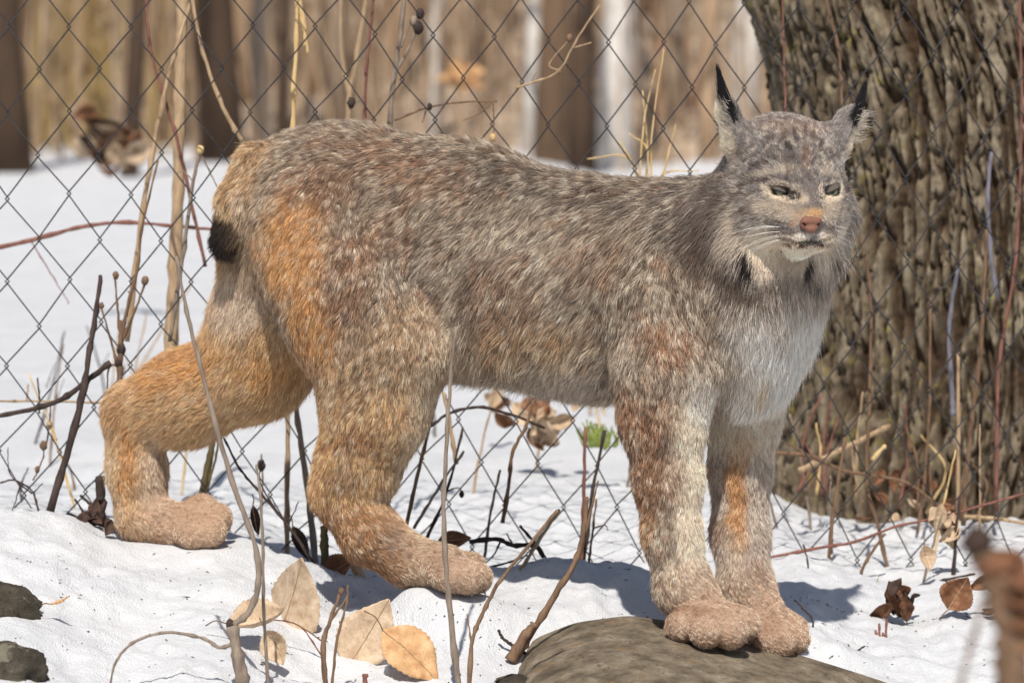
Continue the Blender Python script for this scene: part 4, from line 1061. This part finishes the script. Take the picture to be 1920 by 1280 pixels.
twig('short dead shoot standing in the snow behind the drooping branch', 'dark', .3, 4, 3, [(74, 775), (73, 740), (70, 708)]); twig('small pale shoot in the snow next to the fence wires', 'tan', .34, 4, 3, [(50, 750), (53, 720)])
twig('tangle of thin dark rootlets at the foot of the fence', 'dark', .16, 4, 3, [(72, 958), (60, 920), (28, 900), (0, 905)], [(3, [(60, 925), (20, 890), (15, 838)]), (3, [(40, 905), (22, 960)]), (3, [(62, 925), (80, 905)])])
# between and behind the legs
twig('tall straight tan stalk in the gap between the two hind legs', 'tan', .28, 10, 8, [(538, 1050), (538, 900), (541, 770), (548, 600)])
twig('grey leaning stalk in the gap between the hind legs, beside the straight tan one', 'grey', .22, 13, 9, [(592, 1060), (578, 930), (560, 800), (545, 690)])
twig('bundle of dark olive stalks standing behind the far hind paw', 'olive', .26, 13, 9, [(378, 930), (390, 870), (402, 810), (410, 760)], [(6, [(384, 930), (404, 860), (412, 800)]), (5, [(390, 900), (402, 830), (400, 780)])])
twig('blackish stump of a snapped stem behind the far hind heel', 'dark', .10, 22, 17, [(192, 1010), (188, 950), (188, 892)], [(9, [(200, 1000), (172, 950), (150, 928)]), (8, [(205, 1000), (218, 975)]), (7, [(188, 1005), (160, 965), (140, 935)])])
twig('long thin dark twig slanting down behind the bent grey twig', 'dark', .0, 6, 4, [(590, 1060), (540, 985), (490, 925), (450, 880), (420, 820)], [(4, [(520, 960), (488, 905), (490, 870)]), (3, [(540, 985), (560, 940)])])
twig('short stout dead stem beside the heel of the near hind leg', 'olive', .04, 17, 14, [(612, 1085), (608, 1030), (607, 985)])
twig('thin upright stem with a hanging bud near the fence between the hind legs', 'grey', .3, 4, 3, [(490, 960), (492, 900), (490, 850)], (), [(490, 872, 8, 'dark')])
twig('arched dark briar under the belly of the lynx', 'dark', .25, 6, 5, [(700, 860), (790, 810), (842, 775), (900, 763), (962, 778), (1022, 802)])
for i, (lab, m_, pts_, w_) in enumerate((('slanting brown stalk beside the near hind shin', 'brown', [(762, 985), (790, 860), (818, 750)], 8), ('thin grey stalk leaning across the slanting brown one', 'grey', [(776, 990), (825, 910), (870, 845)], 6), ('dark stalk with a nodding bud under the belly', 'dark', [(800, 1010), (838, 920), (868, 800)], 6),
        ('pale bent stalk hanging under the belly beside the near knee', 'tan', [(856, 870), (842, 790), (832, 735)], 9), ('thin leaning grey stem at the middle of the belly gap', 'grey', [(908, 1045), (920, 960), (938, 880)], 6), ('brown forked stem rising from the snow below the belly', 'brown', [(942, 980), (955, 900), (962, 845), (985, 800), (1000, 750)], 8),
        ('straight reddish stalk close behind the near front leg', 'red', [(1090, 1060), (1094, 940), (1097, 800)], 8), ('dark knobbed stalk leaning beside the straight reddish one', 'dark', [(1094, 1055), (1110, 930), (1134, 806)], 8), ('little twisted twig beside the near front leg', 'brown', [(1104, 1055), (1112, 990), (1118, 935)], 5))):
    twig(lab, m_, .16 + .03 * (i % 4), w_, w_ * .7, pts_, [(3, [pts_[1], (pts_[1][0] + 22, pts_[1][1] - 6), (pts_[1][0] + 28, pts_[1][1] + 4)])] if i in (2, 8) else (), [(pts_[1][0] + 28, pts_[1][1] + 6, 5, 'dark')] if i == 2 else ())
twig('gnarled dark root lying in the hollow behind the near hind paw', 'dark', .1, 9, 8, [(880, 1015), (930, 1010), (962, 1022), (1000, 1022), (1020, 1045)], [(4, [(940, 1012), (925, 1040), (905, 1060)]), (4, [(960, 1018), (950, 1000)]), (6, [(975, 985), (1010, 1025), (1030, 1055)]), (5, [(890, 1070), (950, 1055), (990, 1040)])])
twig('broken pale stick leaning over the gnarled root', 'tan', (-.05, .1), 8, 7, [(962, 1090), (1000, 1030), (1048, 956)])
# above the back
twig('tall tan reed with a drooping seed head above the lynx rump', 'straw', .38, 10, 8, [(548, 300), (550, 190), (555, 80), (558, -80)], [(9, [(558, -10), (566, 30), (572, 70), (578, 102)]), (6, [(560, 0), (572, 45), (570, 88)])])
twig('thin red stem standing above the highest point of the back', 'red', .34, 6, 5, [(682, 280), (686, 160), (694, 60), (706, -60)])
twig('dark grey stem forking to a knobbly dried flower head above the back', 'grey', .36, 10, 8, [(726, 290), (738, 150), (752, 55), (764, -80)], [(8, [(740, 138), (762, 100), (778, 62)]), (4, [(752, 90), (768, 46)]), (4, [(656, 205), (672, 190), (680, 182)])], [(784, 52, 10, 'dark'), (788, 26, 8, 'dark'), (776, 40, 8, 'grey'), (659, 193, 8, 'dark')])
twig('two pale saplings joined at the base above the back', 'tan', 1.6, 9, 6, [(652, 290), (655, 180), (672, 90), (690, -40)], [(7, [(655, 180), (640, 90), (640, -40)])])
twig('thin creeping vine stretched along the fence above the back', 'brown', .30, 4, 3, [(740, 226), (800, 203), (862, 192), (932, 190)], [(3, [(925, 190), (926, 228), (925, 262)]), (3, [(800, 203), (792, 230)]), (3, [(925, 190), (900, 212), (868, 226)])], [(924, 258, 6, 'straw'), (806, 200, 5, 'dark')])
twig('dry bindweed tendril wound through the fence above the withers', 'tan', .31, 4, 3, [(965, 165), (1000, 155), (1048, 133), (1078, 80), (1124, 10)], [(3, [(995, 157), (1005, 135)]), (3, [(1048, 133), (1030, 120), (1068, 75)]), (3, [(1075, 90), (1110, 80)])], [(1068, 72, 6, 'brown'), (1050, 135, 4, 'brown')])
# straw tuft left of the ear
st = empty('straw_grass', at(1215, 420, .45)); tag(st, 'tuft of orange straw grass against the fence beside the lynx neck', 'grass')
for x0, pts_ in ((0, [(1195, 420), (1205, 250), (1228, 130)]), (1, [(1210, 420), (1215, 300), (1205, 170)]), (2, [(1200, 420), (1240, 330), (1310, 320)]), (3, [(1215, 420), (1180, 300), (1100, 298)]), (4, [(1220, 420), (1250, 300), (1268, 230)]), (5, [(1205, 420), (1190, 320), (1160, 262)]), (6, [(1225, 420), (1222, 260), (1245, 90)]), (7, [(1190, 420), (1215, 290), (1180, 250)])):
    V, Fs = stem_tube(pts_, .45 + .01 * x0, 5, 2, .4); obj('blade', V, Fs, TW['straw'], st)
# against the big tree
for lab, m_, Y, w_, pts_ in (('thin red stem standing between the ears in front of the big tree', 'red', .42, 5, [(1474, 330), (1472, 190), (1470, 100), (1464, -60)]), ('brown stem slanting over the big tree beside the tufted ear', 'brown', .44, 7, [(1580, 300), (1578, 180), (1570, 85), (1540, -30)]),
        ('long brown stem rising in front of the tree right beside the chest', 'brown', .40, 8, [(1690, 1160), (1668, 1075), (1640, 965), (1626, 900), (1632, 700), (1630, 530), (1600, 400)]), ('pale blue-grey stick leaning on the tree trunk', 'pale', .70, 10, [(1788, 780), (1784, 720), (1780, 610), (1796, 500)]),
        ('stout reddish cane standing before the tree roots', 'brown', .72, 9, [(1806, 985), (1818, 830), (1838, 660), (1846, 520), (1850, 430)]), ('thin reddish cane curving up along the edge of the trunk', 'red', .66, 7, [(1868, 960), (1872, 700), (1886, 600), (1906, 470), (1915, 200), (1910, -20)]),
        ('pale grey stalk standing behind the stout reddish cane', 'pale', .8, 9, [(1870, 560), (1858, 480), (1852, 380), (1858, 285)]), ('tan stub stalk beneath the pale blue-grey stick', 'tan', .68, 8, [(1796, 960), (1797, 800), (1796, 660)]), ('thin brown stem at the foot of the tree near the long brown stem', 'brown', .7, 6, [(1720, 1000), (1740, 820), (1745, 560)]),
        ('leaning tan branch propped at the foot of the tree', 'tan', (.62, .8), 13, [(1500, 882), (1580, 842), (1668, 798)]), ('brown runner trailing along the foot of the tree', 'brown', .56, 8, [(1450, 848), (1520, 855), (1580, 882), (1620, 888), (1700, 905), (1760, 948)]), ('short straw stub poking from behind the leaning tan branch', 'straw', .66, 9, [(1635, 862), (1660, 834)]),
        ('red-brown bramble cane arching over the snow beside the far front leg', 'red', .30, 6, [(1440, 1045), (1540, 1026), (1600, 1016), (1680, 987), (1765, 968), (1920, 925)]), ('upright brown stalk in the snow beside the far front leg', 'brown', .33, 8, [(1553, 1125), (1558, 1000), (1572, 900), (1585, 820)]), ('short thin stem near the far front leg at the shadow edge', 'dark', .2, 4, [(1515, 1115), (1515, 1060), (1507, 1020)]),
        ('brown stalk slanting from the snow to the fence beside the leaf clump', 'brown', .26, 7, [(1605, 1128), (1620, 1060), (1660, 1000)]), ('dark stalk standing behind the round brown leaf', 'dark', .28, 8, [(1785, 1120), (1792, 1010), (1800, 930)]), ('dark twig fanned out over the brown leaf clump', 'dark', .22, 6, [(1700, 1120), (1760, 1090), (1830, 1075)]), ('thin grey stalk leaning from the leaf clump to the dried flower', 'grey', .24, 6, [(1722, 1150), (1738, 1060), (1768, 960)]),
        ('horizontal tan stem at the tree foot by the hanging dead leaves', 'tan', .6, 8, [(1808, 968), (1870, 972), (1940, 985)])):
    twig(lab, m_, Y, w_, w_ * .7, pts_)
_f = random.Random(31)
for i in range(14):
    x = 1490 + 430 * _f.random(); h = 60 + 150 * _f.random(); yb = 905 + (x - 1490) * .17
    twig('short dead weed stalk in the fringe at the foot of the tree', _f.choice(['tan', 'brown', 'straw', 'red']), .72 + .1 * _f.random(), 6, 3, [(x, yb + 15), (x + 12 * _f.gauss(0, 1), yb - h * .5), (x + 22 * _f.gauss(0, 1), yb - h)], name='weed_stalk', group='weed stalks at the foot of the tree')
sh = empty('shoot_cluster', at(1655, 1235, -.1)); tag(sh, 'cluster of short red-brown shoots sticking up from the snow', 'shoots')
for x, y in ((1642, 1180), (1648, 1168), (1656, 1185), (1662, 1160), (1668, 1205)):
    V, Fs = stem_tube([(1655 + (x - 1655) * .6, 1240), (x, y)], -.1, 6, 4, .4); obj('shoot', V, Fs, TW['red'], sh)
gsh = empty('green_shoot', at(1640, 1130, .2)); tag(gsh, 'few thin green grass blades beside the brown leaf clump', 'grass')
M_GREEN = speckled('green_blade', srgb(96, 112, 48), srgb(140, 150, 74), 300)
for pts_ in ([(1630, 1135), (1640, 1100), (1650, 1075)], [(1628, 1138), (1612, 1110), (1600, 1098)], [(1520, 1120), (1514, 1090), (1508, 1075)]):
    V, Fs = stem_tube(pts_, .2, 4, 1, .3); obj('blade', V, Fs, M_GREEN, gsh)
mo = empty('moss_tuft', at(1125, 835, .9)); tag(mo, 'blurred tuft of green moss behind the near front leg', 'moss')
_m = np.random.default_rng(5)
for i in range(40):
    x, y = 1125 + 18 * _m.normal(), 812 + 9 * _m.normal()
    V, Fs = stem_tube([(1125 + (x - 1125) * .8, 838), (x, y + 8), (x + 8 * _m.normal(), y - 10)], .9, 6, 2, .3); obj('blade', V, Fs, M_GREEN, mo)

# ------------------------------------------------------------------ dead leaves
def leaf_mat(name, c1, c2, c3):
    q = NT(name); v = q.coord('Object'); f = q.noise(v, 70, 6, .6); f2 = q.noise(v, 420, 4, .6)
    c = q.ramp(f, [(.3, c1), (.55, c2), (.75, c3)]); c = q.mix(q.ramp(f2, [(.58, (0, 0, 0)), (.72, (1, 1, 1))]), c, tuple(np.array(c1) * .8))
    q.l(c, q.b.inputs['Base Color']); q.bump(f2, .5, .0008); q.set(Roughness=.7); q.b.inputs['Specular IOR Level'].default_value = .25
    return q.m
LM = dict(tan=leaf_mat('tan_leaf', srgb(168, 140, 112), srgb(200, 176, 148), srgb(218, 198, 170)), gold=leaf_mat('golden_leaf', srgb(178, 132, 90), srgb(210, 168, 122), srgb(224, 190, 148)), brown=leaf_mat('brown_leaf', srgb(92, 60, 42), srgb(132, 92, 66), srgb(168, 128, 96)), dark=leaf_mat('dark_leaf', srgb(48, 36, 32), srgb(74, 56, 48), srgb(104, 82, 70)))
def leaf_sheet(outline_w, length, width, cup, curl, n=26, m=9, teeth=.03, thick=.0005, fold=0.0, seed=1):
    """leaf blade in its own frame: x along the midrib, y across, z up; a thin closed sheet with toothed edge"""
    t = np.linspace(0, 1, n); w = np.interp(t, np.linspace(0, 1, len(outline_w)), outline_w) * width
    w = w * (1 + teeth * np.where(np.arange(n) % 2, 1, -1)); s = np.linspace(-1, 1, m)
    Tt, Ss = np.meshgrid(t, s, indexing='ij')
    Xl = Tt * length; Yl = Ss * w[:, None]
    Zl = cup * np.abs(Ss) ** 1.6 * w[:, None] + curl * length * (Tt - .4) ** 2 + fold * np.maximum(Ss, 0) * w[:, None]
    p = np.stack([Xl.ravel(), Yl.ravel(), Zl.ravel()], 1)
    Zl = Zl + (.0062 * fbm(p, 38, 3, seed)).reshape(Zl.shape) + .0007 * np.cos(Tt * 38 - np.abs(Ss) * 6) * (1 - np.abs(Ss))
    top = np.stack([Xl, Yl, Zl], -1).reshape(-1, 3); bot = top - np.array((0, 0, thick))
    f = grid_faces(n, m); k = len(top)
    F_ = [tuple(q_) for q_ in f] + [tuple(q_[::-1] + k) for q_ in f]
    edge = [i * m for i in range(n)] + [(n - 1) * m + j for j in range(1, m)] + [i * m + m - 1 for i in range(n - 2, -1, -1)] + [j for j in range(m - 2, 0, -1)]
    for a, b in zip(edge, edge[1:] + edge[:1]): F_.append((b, a, a + k, b + k))
    mid = top.reshape(n, m, 3)[:, m // 2]
    return np.vstack([top, bot]), F_, mid
OV = [.03, .55, .86, 1.0, .97, .84, .62, .34, .04]
def leaf(px, py, Y, direction, normal, length, width, mat, label, cup=.25, curl=.3, fold=0.0, seed=1, petiole=.35, parent=None, shape=OV):
    if Y == 'front': Y = ground_Y(px, py + 44) - .006
    c = at(px, py, Y); x_ = np.array(direction, float); x_ /= np.linalg.norm(x_); z_ = np.array(normal, float); z_ -= x_ * (z_ @ x_); z_ /= np.linalg.norm(z_); y_ = np.cross(z_, x_)
    V, Fs, mid = leaf_sheet(shape, length, width, cup, curl, fold=fold, seed=seed)
    M = np.stack([x_, y_, z_], 0); tr_ = lambda a: c + (a - np.array((length * .5, 0, 0))) @ M
    if parent is None:
        root_ = empty('fallen_leaf', tuple(tr_(mid[:1])[0])); tag(root_, label, 'leaf')
        obj('blade', tr_(V), Fs, LM[mat], root_)
        V, Fs = tube(tr_(mid + np.array((0, 0, .0005))), np.linspace(.0009, .0003, len(mid)), 5); obj('midrib', V, Fs, TW['tan'], root_)
        st_ = np.array([(0, 0, 0), (-.5, .12, .15), (-1, .1, -.05)]) * length * petiole + mid[0]
        V, Fs = tube(spline(tr_(st_), 8), .0008, 5); obj('petiole', V, Fs, TW['brown'], root_)
        return root_
    obj('leaf', tr_(V), Fs, LM[mat], parent)
cv = np.array((0, -1.0, .25))                                  # roughly towards the viewer and up
leaf(545, 1128, 'front', (.35, -.1, 1.0), (-.35, -1, .25), .122, .050, 'tan', 'large folded tan leaf standing upright in the snow', .2, .25, -1.1, 3, .2)
leaf(690, 1190, 'front', (.55, .25, .85), (.1, -1, .6), .100, .036, 'tan', 'pale tan toothed leaf lying tilted beside the forked sapling', .18, .3, 0, 5)
leaf(772, 1226, 'front', (.85, -.15, -.75), (.15, -1, .75), .092, .032, 'gold', 'golden tan leaf with toothed edge lying flat on the snow', .15, -.2, 0, 7)
leaf(486, 1172, 'front', (1, -.2, .15), (.1, -.6, .9), .078, .026, 'tan', 'curled brown and tan leaf behind the broken stub twig', .9, .8, 0, 9)
leaf(520, 1212, 'front', (.5, -.2, -.8), (-.5, -.9, .3), .048, .018, 'tan', 'small cupped tan leaf below the curled brown leaf', .7, .7, 0, 11)
leaf(852, 1012, .12, (1, 0, .1), (0, -1, .3), .046, .013, 'brown', 'rust brown dead leaf caught just above the near hind paw', .3, .3, 0, 13)
leaf(562, 1018, .10, (.45, 0, -1), (.3, -1, .1), .052, .010, 'dark', 'dark shrivelled leaf hanging between the hind legs', .8, .4, 0, 15)
leaf(478, 975, .08, (.15, 0, -1), (.3, -1, .1), .042, .007, 'dark', 'narrow blackish leaf hanging beside the bent grey twig', .8, .3, 0, 17)
leaf(640, 1062, .03, (.8, -.2, .4), (0, -1, .5), .050, .018, 'brown', 'broken brown leaf in the hollow behind the near hind heel', .6, .5, 0, 19)
leaf(668, 1075, .0, (.6, 0, -.8), (.3, -1, .4), .036, .007, 'tan', 'curled pale strip of leaf in the hollow behind the near hind heel', 1.2, 1.2, 0, 23)
leaf(1735, 1045, .2, (.2, 0, -1), (.3, -1, .1), .036, .013, 'tan', 'small tan pod-like leaf hanging under the dried flower', .9, .5, 0, 25)
leaf(1797, 1112, 'front', (.5, 0, .8), (-.1, -1, .2), .050, .024, 'brown', 'round cupped brown leaf standing at the fence foot', .7, .5, 0, 27)
leaf(112, 1126, 'front', (1, 0, .35), (0, -.5, 1), .028, .003, 'gold', 'thin sliver of reddish bark on the snow beside the dark rock', .6, .2, 0, 29)
def clump(name, label, cat, px, py, Y, n, spread, size, mats, seed, hang=0.0):
    if Y == 'front': Y = ground_Y(px, py + 26) - .01
    g_ = random.Random(seed); root_ = empty(name, at(px, py, Y)); tag(root_, label, cat)
    for i in range(n):
        d = np.array((g_.gauss(0, 1), g_.gauss(0, .6), g_.gauss(0, .8) - hang)); nn = np.array((g_.gauss(0, .6), -1, g_.gauss(0, .6)))
        leaf(px + spread * g_.gauss(0, .6), py + spread * .7 * g_.gauss(0, .6), Y + .02 * g_.gauss(0, 1), d, nn, size * (.6 + .7 * g_.random()), size * .28, g_.choice(mats), None, .5 + .5 * g_.random(), .6 * g_.random(), 0, i, parent=root_)
    return root_
clump('leaf_clump', 'clump of withered brown leaves in the snow before the fence', 'leaves', 1688, 1122, 'front', 12, 30, .036, ['brown', 'dark', 'brown'], 4)
clump('dried_flower', 'drooping cluster of dry tan and brown leaves hanging at the fence', 'dead leaves', 1770, 985, .30, 14, 24, .034, ['tan', 'brown', 'brown', 'tan'], 6, 1.6)
clump('leaf_clump', 'reddish brown leaf pile half hidden behind the blurred seed head', 'leaves', 1872, 1108, 'front', 10, 36, .036, ['brown', 'dark'], 8)
clump('leaf_clump', 'dark decaying leaf heap at the snapped black stump', 'leaves', 185, 975, .06, 9, 26, .030, ['dark', 'dark', 'brown'], 10)
clump('leaf_clump', 'soft-focus heap of brown leaves on the snow field behind the fence', 'leaves', 200, 268, 4.6, 26, 42, .10, ['brown', 'dark', 'tan'], 12)
clump('leaf_clump', 'soft-focus dead plant with brown leaves on the snow beneath the belly', 'leaves', 1010, 800, 1.1, 22, 46, .045, ['tan', 'brown', 'tan'], 14, .5)
clump('leaf_clump', 'small tan leaf heap half buried behind the belly gap', 'leaves', 935, 752, 1.5, 8, 22, .035, ['tan', 'brown'], 16)
clump('leaf_litter_patch', 'dry leaves gathered at the foot of the big tree', 'leaves', 1680, 925, .80, 14, 90, .03, ['tan', 'brown', 'brown'], 18)
clump('orange_leaves', 'soft-focus orange leaves hanging in the woods above the back', 'leaves', 855, 140, 12.0, 12, 26, .10, ['gold'], 20)
# blurred dead seed head close to the lens
NY = -3.1
nb = empty('dried_weed', at(1880, 1290, NY)); tag(nb, 'large blurred dead seed head with a dark knob close to the lens', 'weed')
V, Fs = stem_tube([(1905, 1420), (1900, 1280), (1885, 1170), (1868, 1090), (1838, 1035)], NY, 70, 44, 1.0); obj('stalk', V, Fs, TW['brown'], nb)
V, Fs = stem_tube([(1790, 1330), (1820, 1210), (1850, 1120)], NY, 10, 12, .6); obj('branch', V, Fs, TW['brown'], nb)
for x, y, rx_, m_ in ((1832, 1015, 30, 'dark'), (1880, 1060, 26, 'brown'), (1858, 1060, 30, 'brown')):
    c = at(x, y, NY); V, Fs = cap(c, 1.0, np.array((0, 0, 1.0)), np.array((1.0, 0, 0)), np.array((0, 1.0, 0)), np.pi * .98, 10, 14)
    V = c + (V - c) * rx_ * pxm(NY) * (1 + .35 * noise(V * 3, 1, x))[:, None]; obj('seed_knob', V, Fs, LM[m_], nb)
for i in range(4):
    leaf(1890 + 14 * i, 1070 + 40 * i, NY, (.6, 0, -.8 + .3 * i), (.3, -1, .2), .035, .012, 'brown', None, .8, .6, 0, i, parent=nb)
# thin weeds standing in the snow behind the fence
_g = random.Random(77)
for i in range(34):
    x = _g.choice([_g.uniform(0, 420), _g.uniform(0, 420), _g.uniform(620, 1180), _g.uniform(1450, 1900)]); Yw = _g.uniform(.3, 2.2)
    c_ = np.array([(x - 960) * pxm(Yw), Yw]); zg = float(ground_z(np.array([c_[0]]), np.array([c_[1]]))[0])
    v_ = np.array([[c_[0], Yw, zg]]); fx, fy = (float(a[0]) for a in project(v_)); h = _g.uniform(50, 260); le = _g.gauss(0, .22)
    twig('thin dead weed standing in the snow field behind the fence', _g.choice(['tan', 'brown', 'grey', 'dark', 'straw']), Yw, 5, 2.5, [(fx, fy + 10), (fx + le * h * .4 + 5 * _g.gauss(0, 1), fy - h * .5), (fx + le * h, fy - h)],
         [(2.5, [(fx + le * h * .4, fy - h * .5), (fx + le * h * .4 + 18 * _g.choice([-1, 1]), fy - h * .72)])] if i % 2 else (), name='dead_weed', group='dead weeds in the snow behind the fence')
# specks of bark and seed husk scattered on the snow
g_ = np.random.default_rng(8); n = 420
px_, py_ = g_.uniform(0, 1920, n), g_.uniform(980, 1300, n); SV, SF = [], []
for i in range(n):
    Yq = ground_Y(px_[i], py_[i]); c_ = at(px_[i], py_[i], Yq); c_[2] = float(ground_z(np.array([c_[0]]), np.array([c_[1]]))[0]) + .0006
    a_ = g_.uniform(0, 6.28); L_ = g_.uniform(.0008, .0045) * (2.5 if i % 23 == 0 else 1); w_ = g_.uniform(.0005, .0013)
    d_ = np.array((math.cos(a_), math.sin(a_), g_.normal() * .2)); s_ = np.array((-math.sin(a_), math.cos(a_), 0)); o_ = len(SV)
    SV += [c_ - d_ * L_, c_ + s_ * w_, c_ + d_ * L_, c_ - s_ * w_, c_ + np.array((0, 0, w_))]
    SF += [(o_, o_ + 3, o_ + 4), (o_ + 3, o_ + 2, o_ + 4), (o_ + 2, o_ + 1, o_ + 4), (o_ + 1, o_, o_ + 4)]
tag(obj('snow_debris', SV, SF, TW['dark']), 'dark specks of bark and husk scattered over the snow', 'debris', kind='stuff')
print('done', round(time.time() - T0, 1))
